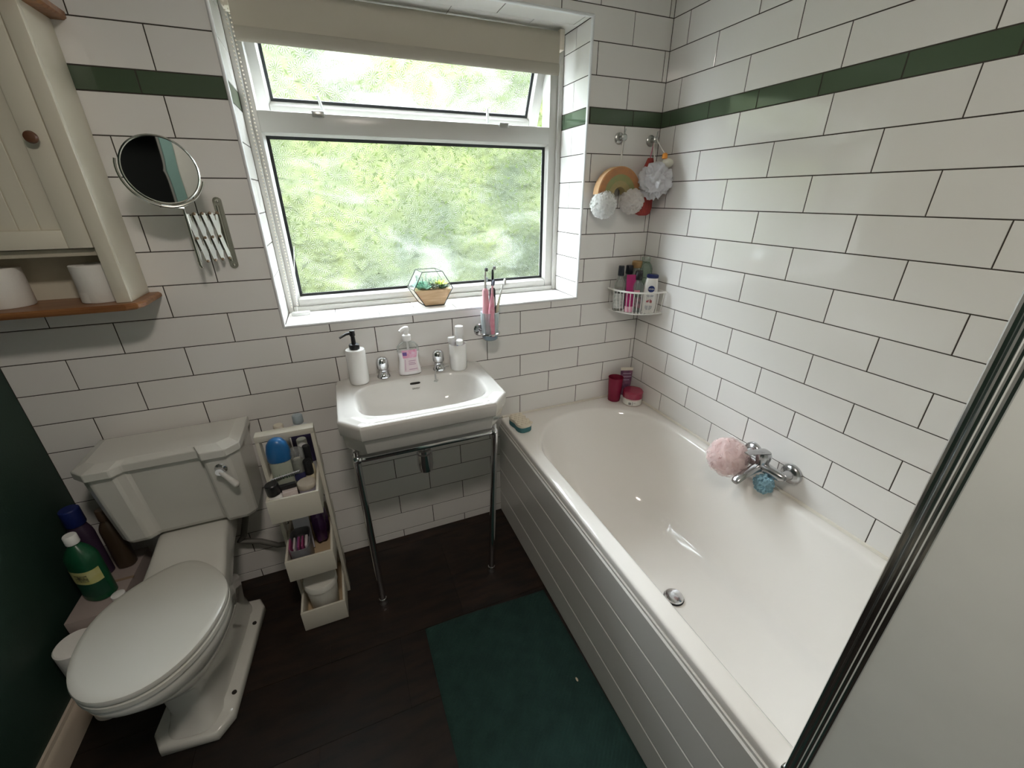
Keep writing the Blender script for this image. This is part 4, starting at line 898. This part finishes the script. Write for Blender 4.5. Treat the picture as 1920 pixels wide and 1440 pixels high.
# back shelf of the pan under the cistern
g = G(); sec = []
for y, zt_, zb_, xa, xb in ((-.02, .452, .36, -2.044, -1.836), (-.10, .453, .35, -2.046, -1.834), (-.17, .452, .34, -2.046, -1.834), (-.22, .444, .325, -2.046, -1.833), (-.27, .430, .31, -2.050, -1.830), (-.32, .414, .30, -2.056, -1.826), (-.37, .398, .30, -2.062, -1.824)):
    xm, hw, zm, hh = (xa + xb) / 2, (xb - xa) / 2, (zt_ + zb_) / 2, (zt_ - zb_) / 2
    sec.append([Vector((xm + hw * math.copysign(abs(math.cos(a)) ** .28, math.cos(a)), y, zm + hh * math.copysign(abs(math.sin(a)) ** .28, math.sin(a)))) for a in [2 * PI * k / 40 for k in range(40)]])
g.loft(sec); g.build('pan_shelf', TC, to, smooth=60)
def cist(z, x0, x1, yf, yb, rec, ch, depth=.022, rs=.0):
    """outline with cut front corners and a recessed centre panel"""
    xa, xb = -2.040, -1.826
    return [Vector(p + (z,)) for p in [(x1, yb), (x1, yf + ch), (x1 - ch * 1.1, yf), (xb + .004, yf), (xb - .006, yf + depth), (xa + .016, yf + depth), (xa - .008, yf), (x0 + ch * 1.1, yf), (x0, yf + ch), (x0, yb)]]
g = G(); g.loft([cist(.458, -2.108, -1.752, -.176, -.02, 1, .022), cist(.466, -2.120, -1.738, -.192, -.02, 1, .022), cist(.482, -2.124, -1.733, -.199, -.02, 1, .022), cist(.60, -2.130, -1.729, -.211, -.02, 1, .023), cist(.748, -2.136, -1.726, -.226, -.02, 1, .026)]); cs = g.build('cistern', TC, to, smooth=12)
bv = cs.modifiers.new('round', 'BEVEL'); bv.width = .006; bv.segments = 2; bv.limit_method = 'ANGLE'
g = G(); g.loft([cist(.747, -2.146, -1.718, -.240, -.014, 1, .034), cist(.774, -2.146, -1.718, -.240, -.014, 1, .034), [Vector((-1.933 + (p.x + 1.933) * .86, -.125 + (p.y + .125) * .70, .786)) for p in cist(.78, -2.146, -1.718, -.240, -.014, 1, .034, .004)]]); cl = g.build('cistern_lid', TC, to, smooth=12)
bv = cl.modifiers.new('round', 'BEVEL'); bv.width = .004; bv.segments = 2; bv.limit_method = 'ANGLE'
g = G(); g.lathe([(.018, 0), (.018, .006), (.012, .012), (.010, .022), (.012, .03)], (-1.783, -.2195, .700), 20, rot=Matrix.Rotation(PI / 2, 4, 'X')); fl = g.build('flush_lever', CHROME, to)
g = G(); g.tube([(-1.783, -.243, .700), (-1.772, -.246, .683), (-1.757, -.249, .660), (-1.750, -.250, .648)], [.007, .008, .010, .0105], 14); g.sphere((-1.7495, -.2502, .6465), .0105, 12, 8); g.build('lever_handle', PORC, fl)
g = G(); g.sphere((-1.7465, -.2508, .6405), .0055, 10, 6); g.build('end_cap', CHROME, fl)
g = G(); g.tube([(-1.800, -.06, .46), (-1.812, -.045, .38), (-1.850, -.035, .262), (-1.868, -.033, .243), (-1.845, -.033, .232), (-1.80, -.033, .215), (-1.745, -.033, .172), (-1.70, -.033, .165)], .011, 12)
tag(g.build('water_pipe', mat('grey flexible pipe', (.16, .155, .14), .5)), 'grey supply pipe bent along the tiles below the cistern', 'pipe')

# ---- clutter between toilet and green wall
cr = thing('storage_box', 'greyish pink cardboard box on the floor behind the toilet', 'box', (-2.215, -.2, 0))
g = G(); g.box(-2.262, -2.135, -.33, -.05, .001, .335, .003); g.build('box_body', mat('grey pink card', (.34, .28, .26), .9, bump=(50, .3)), cr)
g = G(); g.box(-2.264, -2.133, -.20, -.19, .333, .3365); g.build('tape', mat('brown tape', (.3, .22, .15), .4), cr)
bt, T2 = bottle('cleaner_bottle', 'green cleaner bottle with yellow label between toilet and green wall', (-2.203, -.235, .336), .245, .043, .033, mat('green cleaner', (.010, .085, .038), .3), WHITE, .03, .017, rot=-.5, sh=.72, lab=[(.075, .125, mat('yellow label', (.55, .52, .16), .5, var=(30, (.62, .60, .30))), 1.0 * PI, 2.0 * PI), (.02, .072, mat('dark green label', (.012, .07, .04), .5), 1.0 * PI, 2.0 * PI), (.085, .112, mat('dark lettering', (.03, .03, .03), .5, var=(80, (.5, .48, .2))), 1.45 * PI, 1.7 * PI)])
bottle('cleaner_bottle', 'dark bottle with blue cap behind the green cleaner bottle', (-2.235, -.135, .336), .275, .032, .026, mat('dark purple plastic', (.05, .03, .06), .3), mat('blue cap', (.012, .022, .13), .4), .06, .026, rot=-.4, sh=.8)
bottle('spray_bottle', 'brown bottle against the side of the cistern', (-2.172, -.12, .336), .24, .026, .024, mat('brown plastic', (.06, .04, .025), .35), mat('dark brown cap', (.08, .05, .03), .4), .04, .016, sh=.8)
tr = thing('toilet_roll', 'spare toilet roll standing on the floor stack beside the toilet lid', 'toilet roll', (-2.225, -.375, 0))
for k in range(3):
    g = G(); g.lathe([(.020, 0), (.048, 0), (.050, .003), (.050, .098), (.046, .102), (.02, .104), (0, .104)], (-2.222, -.385, .002 + .102 * k), 28, cap0=False, cap1=False); g.build('roll', PAPER, tr)
g = G(); g.lathe([(.018, 0), (.018, .012), (.015, .014)], (-2.145, -.275, .336), 16); tag(g.build('bottle_cap', WHITE), 'small white cap lying at the foot of the green bottle', 'cap')

# ---- white bin near the camera (only its rim shows at the picture's corner)
bi = thing('laundry_bin', 'white round laundry bin at the front against the green wall', 'bin', (-2.12, -1.17, 0))
g = G(); g.lathe([(.14, 0), (.145, .006), (.165, .66)], (-2.118, -1.160, 0.001), 40); g.build('bin_body', WHITE, bi)
g = G(); g.lathe([(.170, .66), (.172, .665), (.172, .69), (.165, .698), (0, .70)], (-2.118, -1.160, 0.001), 40); g.build('bin_lid', mat('bluish white plastic', (.74, .80, .88), .3), bi)

# ================================================================== CADDY SHELF
cd = thing('storage_caddy', 'narrow white three tier caddy shelf between toilet and basin', 'caddy', (-1.58, -.2, 0))
X0, X1, YF, YB = -1.660, -1.505, -.350, -.050
BARE = mat('bare wood inside', (.50, .38, .24), .6)
for x0, x1 in ((X0 - .012, X0), (X1, X1 + .012)):
    g = G(); g.box(x0, x1, -.222, -.185, .0, .765, .0015); g.build('post', TROLW, cd)
g = G(); g.box(X0 - .012, X1 + .012, -.222, -.185, .765, .787, .0015); g.build('top_bar', TROLW, cd)
for zb_ in (.003, .262, .525):
    h = .092; tk = .008
    tray = G().box(X0 + .001, X1 - .001, YF + .002, YB - .002, zb_, zb_ + .008).build('tray', BARE, cd)
    g = G(); g.box(X0, X1, YF, YF + tk, zb_, zb_ + h, .001); g.build('front_board', TROLW, tray)
    g = G(); g.box(X0, X1, YB - tk, YB, zb_, zb_ + h, .001); g.build('back_board', TROLW, tray)
    for x0, x1 in ((X0, X0 + tk), (X1 - tk, X1)):
        g = G(); g.box(x0, x1, YF + tk, YB - tk, zb_, zb_ + h, .001); g.build('side_board', TROLW, tray)
zt = .534
bottle('deodorant_spray', 'blue topped clear deodorant bottle in the top caddy tray', (-1.610, -.238, zt), .215, .033, .024, mat('pale clear bottle', (.40, .43, .36), .3), mat('blue cap plastic', (.02, .13, .34), .3), .004, .012, sh=.99, lab=[(.140, .164, mat('white print', (.6, .6, .6), .4), PI, 2 * PI), (.100, .138, mat('green label', (.04, .14, .07), .4, var=(60, (.1, .2, .12))), PI, 2 * PI)])
dsp = [o for o in bpy.data.objects if o.name.startswith('deodorant_spray')][0]
for ch_ in list(dsp.children):
    if ch_.name.startswith(('body', 'cap')): bpy.data.objects.remove(ch_)
g = G(); g.loft([ring(-1.610, -.238, zt + z, a, b, 26, 2.5) for z, a, b in ((0, .030, .021), (.004, .033, .024), (.160, .034, .025), (.165, .033, .024))]); g.build('body', mat('pale clear bottle', (.4, .43, .36), .3), dsp)
g = G(); g.loft([ring(-1.610, -.238, zt + z, a, b, 26, 2.3) for z, a, b in ((.165, .036, .027), (.168, .037, .028), (.20, .036, .027), (.226, .030, .023), (.240, .020, .017), (.246, .008, .008))]); g.build('cap', mat('blue cap plastic', (.02, .13, .34), .3), dsp)
jr2 = thing('clear_jar', 'clear jar of cotton with dark label beside the blue bottle', 'jar', (-1.563, -.232, zt))
g = G(); g.lathe([(.022, 0), (.024, .003), (.025, .11), (.0245, .182), (.021, .186)], (-1.562, -.232, zt), 26); g.build('jar_glass', clear_mat('clear jar', (.72, .74, .74), .12), jr2)
g = G(); g.lathe([(.018, .002), (.021, .006), (.021, .075), (.015, .08), (.021, .085), (.02, .14), (.012, .150)], (-1.562, -.232, zt), 20); g.build('cotton', mat('cotton wool', (.78, .74, .64), .95, bump=(90, .6)), jr2)
g = G(); g.lathe([(.0254, .075), (.0256, .075), (.0256, .105), (.0254, .105)], (-1.562, -.232, zt), 26, cap0=False, cap1=False); g.build('label', mat('dark blue label', (.05, .05, .14), .5), jr2)
bottle('nail_varnish_bottle', 'cream bottle with tall black cap at the right of the caddy tray', (-1.530, -.215, zt), .185, .015, .015, mat('cream glass', (.62, .56, .40), .3), BLACK, .07, .0125, pw=2)
bottle('nail_varnish_bottle', 'cream bottle with black dropper cap in front of the tall one', (-1.531, -.252, zt), .150, .015, .015, mat('cream glass', (.62, .56, .4), .3), BLACK, .055, .014, pw=2)
bottle('lotion_bottle', 'white bottle with white cap behind the black capped bottles', (-1.546, -.160, zt), .185, .020, .020, WHITE, WHITE, .05, .017, pw=2)
bottle('mouthwash_bottle', 'white and purple bottle standing tallest at the back of the caddy', (-1.552, -.085, zt), .245, .036, .024, mat('white mouthwash bottle', (.66, .68, .70), .3), mat('pale blue cap', (.42, .50, .55), .4), .03, .018, lab=[(.05, .185, mat('dark purple label', (.04, .03, .09), .4), 1.1 * PI, 1.9 * PI)], sh=.86)
bottle('talc_bottle', 'white bottle with cream cap behind the top bar of the caddy', (-1.618, -.092, zt), .222, .026, .02, mat('grey white bottle', (.5, .5, .46), .4), mat('cream plastic', (.72, .66, .56), .4), .03, .017)
ps = thing('pot_of_cream', 'round pot with beige lid at the front right of the caddy tray', 'pot', (-1.545, -.300, zt))
g = G(); g.lathe([(.024, 0), (.026, .003), (.027, .075), (.026, .077)], (-1.542, -.298, zt), 26); g.build('pot_body', mat('lilac pot', (.34, .32, .38), .4), ps)
g = G(); g.lathe([(.0285, .077), (.029, .079), (.029, .092), (.027, .095), (0, .0955)], (-1.542, -.298, zt), 26); g.build('lid', mat('beige lid', (.46, .41, .34), .4), ps)
bottle('roll_on_bottle', 'white roll on bottle with wide black cap at the front left', (-1.630, -.314, zt), .125, .021, .018, WHITE, BLACK, .038, .021, tilt=(0, -.08))
bx = thing('make_up_palette', 'black compact leaning behind the roll on bottle in the caddy', 'compact', (-1.607, -.288, zt))
g = G(); g.T = Matrix.Translation((-1.605, -.282, zt)) @ Euler((.25, 0, .1)).to_matrix().to_4x4(); g.box(-.032, .032, -.006, .006, .002, .112, .004); g.build('case', BLACK, bx)
ca = thing('small_carton', 'pale pink carton with purple print at the front of the caddy tray', 'carton', (-1.592, -.312, zt))
g = G(); g.T = Matrix.Translation((-1.592, -.315, zt)) @ Euler((0, 0, .15)).to_matrix().to_4x4(); g.box(-.022, .022, -.012, .012, .001, .088, .001); g.build('carton_body', mat('pale pink card', (.60, .52, .50), .6), ca)
g.v, g.f = [], []; g.box(-.012, .016, -.0128, -.012, .03, .05); g.build('carton_print', mat('purple print', (.12, .08, .14), .6), ca, smooth=0)
pk = thing('pill_packet', 'ridged white blister packet lying across the middle of the caddy tray', 'packet', (-1.602, -.262, zt))
g = G(); g.T = Matrix.Translation((-1.602, -.264, .645)) @ Euler((.75, -.08, .12)).to_matrix().to_4x4(); g.box(-.045, .045, -.0012, .0012, -.014, .014)
for k in range(15): g.box(-.044 + k * .006, -.041 + k * .006, -.003, .001, -.013, .013)
g.build('packet_body', mat('silver white packet', (.52, .54, .58), .35), pk, smooth=0)
# middle tray
tn = thing('grey_tub', 'open grey plastic tub in the middle caddy tray', 'tub', (-1.618, -.27, .271))
def trr(z, s_, x=-1.612, y=-.270): return ring(x, y, z, .034 * s_, .062 * s_, 28, 4)
g = G(); g.loft([trr(.271, .9), trr(.274, .93), trr(.375, 1.0), trr(.375, .95), trr(.276, .88)]); g.build('tub_body', mat('grey tub plastic', (.20, .20, .22), .4), tn)
SACH = [mat('magenta sachet', (.30, .06, .16), .5), mat('white sachet', (.55, .50, .52), .5), mat('violet sachet', (.18, .07, .20), .5)]
for k in range(7):
    o = thing('sachet', ('magenta', 'white', 'magenta', 'violet', 'magenta', 'white', 'white')[k] + ' upright wrapped sachet, ' + ('leftmost', 'second from the left', 'third from the left', 'middle', 'third from the right', 'second from the right', 'rightmost')[k] + ' in the grey tub', 'sachet', (-1.640 + k * .0085, -.285, .28), 'sachets packed in the grey tub')
    g = G(); g.T = Matrix.Translation((-1.638 + k * .0088, -.282, .279)) @ Euler((.05, .06 * ((k % 3) - 1), 0)).to_matrix().to_4x4(); g.box(-.003, .003, -.026, .026, 0, .098, .0012); g.build('wrapper', SACH[(0, 1, 0, 2, 0, 1, 1)[k]], o)
g = G(); g.T = Matrix.Translation((-1.606, -.226, .279)) @ Euler((-.25, 0, .05)).to_matrix().to_4x4(); g.box(-.028, .028, -.003, .003, 0, .135, .0015); tag(g.build('white_packet', mat('lilac white packet', (.50, .50, .56), .5)), 'flat pale lilac packet standing behind the sachets', 'packet')
g = G(); rr = []
for z, s_ in ((0, .6), (.02, .95), (.08, 1.0), (.13, .85), (.155, .4)): rr.append([Vector((-1.552 + .030 * s_ * math.cos(a) * (1 + .1 * math.sin(5 * a)), -.165 + .055 * s_ * math.sin(a) * (1 + .08 * math.cos(7 * a + z * 40)), .272 + z)) for a in [2 * PI * k / 30 for k in range(30)]])
g.loft(rr); tag(g.build('purple_packet', mat('purple plastic wrap', (.085, .03, .12), .25, bump=(60, .8))), 'crinkled purple packet at the back of the middle caddy tray', 'packet')
# bottom tray
wt = thing('white_tub', 'large white round tub with lid in the bottom caddy tray', 'tub', (-1.585, -.265, .012))
g = G(); g.lathe([(.046, 0), (.048, .003), (.056, .125)], (-1.5825, -.268, .012), 34); g.build('tub_body', mat('white tub plastic', (.72, .71, .66), .35), wt)
g = G(); g.lathe([(.0585, .020), (.0590, .022), (.0590, .028), (.0575, .030)], (-1.5825, -.268, .012), 34, cap0=False, cap1=False); g.build('foot_ring', mat('white tub plastic', (.72, .71, .66), .35), wt) if False else None
g = G(); g.lathe([(.058, .125), (.0595, .127), (.0595, .150), (.057, .154), (0, .155)], (-1.5825, -.268, .012), 34); g.build('lid', mat('white tub plastic', (.72, .71, .66), .35), wt)

# ================================================================== WALL CABINET
cbt = thing('wall_cabinet', 'cream wooden bathroom cabinet with pine shelf edges on the left wall tiles', 'cabinet', (-2.08, -.08, 1.23))
KX1, KX0, KD, KZ0, KZ1 = -1.878, -2.285, -.128, 1.236, 1.90
g = G(); g.box(KX1 - .020, KX1, KD, -.001, KZ0, KZ1, .0015); g.build('side_panel', CREAMP, cbt)
g = G(); g.box(KX0, KX0 + .020, KD, -.001, KZ0, KZ1, .0015); g.build('side_panel', CREAMP, cbt)
g = G(); g.box(KX0 + .02, KX1 - .02, -.012, -.002, KZ0, KZ1); g.build('back_panel', CREAMP, cbt)
g = G(); g.box(KX1 - .034, KX1 + .0005, KD - .016, KD, KZ0, KZ1, .002); g.build('front_stile', CREAMP, cbt)
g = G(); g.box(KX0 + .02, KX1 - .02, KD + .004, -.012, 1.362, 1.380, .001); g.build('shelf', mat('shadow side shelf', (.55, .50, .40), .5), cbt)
def shelf_poly(x1, d, r, z0, z1, m_, nm):
    poly = [(KX0, -.001), (x1, -.001), (x1, d + r), (x1 - r * .3, d + r * .3), (x1 - r, d), (KX0, d)]
    g = G(); g.loft([[Vector((KX0 + (p[0] - KX0) * s_ if p[0] > KX0 else KX0, p[1] * s_, z)) for p in poly] for z, s_ in ((z0, .985), (z0 + .005, 1), (z1 - .005, 1), (z1, .985))]); return g.build(nm, m_, cbt, smooth=20)
shelf_poly(-1.850, -.170, .035, 1.218, 1.236, PINE, 'bottom_shelf'); shelf_poly(-1.846, -.175, .035, 1.900, 1.922, PINE, 'cornice')
DX1 = KX1 - .036; dr = G()
DY = KD - .015
g = G(); g.box(KX0 + .022, DX1, KD - .002, KD + .010, 1.383, 1.896); dr = g.build('door', CREAMP, cbt)
def rail(x0, x1, z0, z1): G().box(x0, x1, DY, KD + .0, z0, z1, .0025).build('door_rail', CREAMP, dr)
rail(DX1 - .050, DX1, 1.383, 1.896); rail(KX0 + .022, KX0 + .072, 1.383, 1.896); rail(KX0 + .072, DX1 - .050, 1.383, 1.428); rail(KX0 + .072, DX1 - .050, 1.850, 1.896)
nb = 6; wb = (DX1 - .05 - KX0 - .072) / nb
for k in range(nb):
    x0 = KX0 + .072 + wb * k; G().box(x0 + .0012, x0 + wb - .0012, KD - .006, KD, 1.428, 1.85, .0012).build('door_board', CREAMP, dr, smooth=0)
g = G(); g.lathe([(.006, 0), (.007, .006), (.012, .012), (.0135, .018), (.011, .024), (.004, .026)], (DX1 - .026, DY, 1.632), 20, rot=Matrix.Rotation(PI / 2, 4, 'X')); g.build('knob', mat('dark wood knob', (.12, .05, .025), .4), dr)
tr_ = thing('toilet_roll', 'white toilet roll standing in the open shelf of the cabinet', 'toilet roll', (-1.955, -.075, 1.237))
g = G(); g.lathe([(.020, 0), (.050, 0), (.052, .003), (.052, .098), (.050, .1), (.020, .1), (.020, 0)], (-1.955, -.078, 1.2365), 30, cap0=False, cap1=False); g.build('roll', PAPER, tr_)
g = G(); g.add([Vector((-1.955 + .0525 * math.cos(a), -.078 + .0525 * math.sin(a), 1.2365 + z)) for z in (0.001, .03) for a in [-1.9 - .12 * k for k in range(8)]] , [(k, k + 1, k + 9, k + 8) for k in range(7)]); g.build('loose_sheet', PAPER, tr_)
tr_ = thing('toilet_roll', 'toilet roll in the dark left end of the open cabinet shelf', 'toilet roll', (-2.165, -.075, 1.237))
g = G(); g.lathe([(.020, 0), (.050, 0), (.052, .003), (.052, .098), (.050, .1), (.020, .1), (.020, 0)], (-2.165, -.072, 1.2365), 30, cap0=False, cap1=False); g.build('roll', PAPER, tr_)

# ================================================================== EXTENDING MIRROR
mi = thing('shaving_mirror', 'round chrome mirror on a folded extending arm beside the window', 'mirror', (-1.635, -.004, 1.4))
mc, mn, mr_ = Vector((-1.711, -.155, 1.567)), Vector((.285, -.957, -.045)).normalized(), .080
rq = Vector((0, 0, 1)).rotation_difference(mn).to_matrix().to_4x4(); TM = Matrix.Translation(mc) @ rq
OLD = mat('tarnished chrome', (.55, .55, .50), .22, 1.0)
g = G(); g.T = TM; g.lathe([(mr_ * .97, .0), (mr_ * .97, .002), (0, .0025)], (0, 0, 0), 48); g.build('mirror_glass', mat('mirror silver', (.82, .84, .84), .02, 1.0), mi)
g = G(); g.T = TM; g.lathe([(mr_ * .99, -.006), (mr_ * 1.02, -.004), (mr_ * 1.025, .001), (mr_ * .985, .004), (mr_ * .96, .003), (mr_ * .96, -.006)], (0, 0, 0), 48, cap0=False, cap1=False); g.lathe([(mr_ * .98, -.006), (mr_ * .6, -.010), (0, -.011)], (0, 0, 0), 48); g.build('rim', OLD, mi)
g = G(); g.T = TM; g.tube([(mr_ * 1.10 * math.cos(a), mr_ * 1.10 * math.sin(a), -.004) for a in [0.0 + PI * k / 28 for k in range(29)]] if False else [(mr_ * 1.10 * math.cos(a), mr_ * 1.10 * math.sin(a), -.006) for a in [PI + PI * k / 28 for k in range(29)]], .003, 8)
g.build('yoke', OLD, mi)
yb = TM @ Vector((0, -mr_ * 1.10, -.006))
g = G(); g.tube([yb, (-1.702, -.10, 1.475), (-1.703, -.092, 1.455), (-1.703, -.092, 1.32), (-1.700, -.092, 1.312)], .0042, 8); g.build('pivot_rod', OLD, mi)
g = G()
g.loft([[Vector((-1.635 + .012 * math.cos(a), y, (1.492 if math.sin(a) > 0 else 1.306) + .012 * math.sin(a))) for a in [2 * PI * k / 24 for k in range(24)]] for y in (-.0005, -.004)]); bar_ = g.build('wall_plate', OLD, mi)
g = G(); g.tube([(-1.637, -.010, 1.48), (-1.637, -.010, 1.318)], .0035, 8); g.sphere((-1.635, -.005, 1.493), .005, 10, 6); g.sphere((-1.635, -.005, 1.305), .005, 10, 6); g.build('guide_rod', OLD, bar_)
n_ = 4
for k in range(n_):
    xa, ya = -1.640 - .0155 * k, -.014 - .019 * k; xb, yb_ = xa - .0155, ya - .019
    for s_ in (0, 1):
        z0, z1 = (1.460, 1.328) if s_ == 0 else (1.328, 1.460)
        d = Vector((xb - xa, yb_ - ya, 0)).normalized(); nrm = Vector((-d.y, d.x, 0)) * (.0022 * (1 if s_ else -1)); wz = .0062
        p, q = Vector((xa, ya, z0)) + nrm, Vector((xb, yb_, z1)) + nrm; ax = (q - p).normalized(); sd = ax.cross(nrm.normalized()) * wz; th_ = nrm.normalized() * .0009
        g = G(); g.loft([[p + sd + th_, p - sd + th_, p - sd - th_, p + sd - th_], [q + sd + th_, q - sd + th_, q - sd - th_, q + sd - th_]]); g.build('scissor_link', OLD, mi, smooth=0)
    g = G()
    for z in (1.460, 1.394, 1.328): g.sphere((xa - .0077 * (z == 1.394), ya - .0095 * (z == 1.394) - .003, z), .0045, 10, 6)
    g.build('rivet', mat('brass rivet', (.34, .25, .18), .35, 1.0), mi)

# ================================================================== BATH MAT
mt = thing('bath_mat', 'dark green bath mat on the floor along the bath panel', 'bath mat', (-.98, -1.0, 0))
MATM = mat('dark green cotton', (.010, .034, .029), .95, var=(18, (.014, .045, .038)), bump=(150, .8))
MX0, MX1, MY0, MY1 = -1.238, -.745, -1.36, -.515
g = G(); nx, ny = 66, 110; A = []
for j in range(ny + 1):
    row = []
    for i in range(nx + 1):
        u, v = i / nx, j / ny; x = MX0 + (MX1 - MX0) * u - .006 * math.sin(v * 3) + .018 * (1 - v) ; y = MY0 + (MY1 - MY0) * v - .012 * u + .004 * math.sin(u * 5)
        e = min(1, min(u, 1 - u) * 30, min(v, 1 - v) * 45); z = .003 + .008 * e ** .5 + .0016 * e * ((i % 2) ^ (j % 2)) + .001 * math.sin(9 * u + 7 * v)
        row.append(Vector((x, y, z)))
    A.append(row)
g.loft(A, False, False, closed=False); g.build('pile', MATM, mt, smooth=0)
g = G(); g.loft([[A[j][0] - Vector((0, 0, A[j][0].z - .001)) for j in range(0, ny + 1, ny)], [A[j][nx] - Vector((0, 0, A[j][nx].z - .001)) for j in range(0, ny + 1, ny)]], False, False, closed=False); g.build('backing', MATM, mt, smooth=0)
g = G(); g.loft([[Vector((-.802 + .0035 * s_ * math.cos(a), -.898 + .0075 * s_ * math.sin(a), z)) for a in [2 * PI * k / 12 for k in range(12)]] for z, s_ in ((.0135, .8), (.0155, 1), (.0175, .6))]); tag(g.build('petal', mat('pale petal', (.62, .55, .42), .7)), 'tiny pale petal lying on the green bath mat', 'petal')
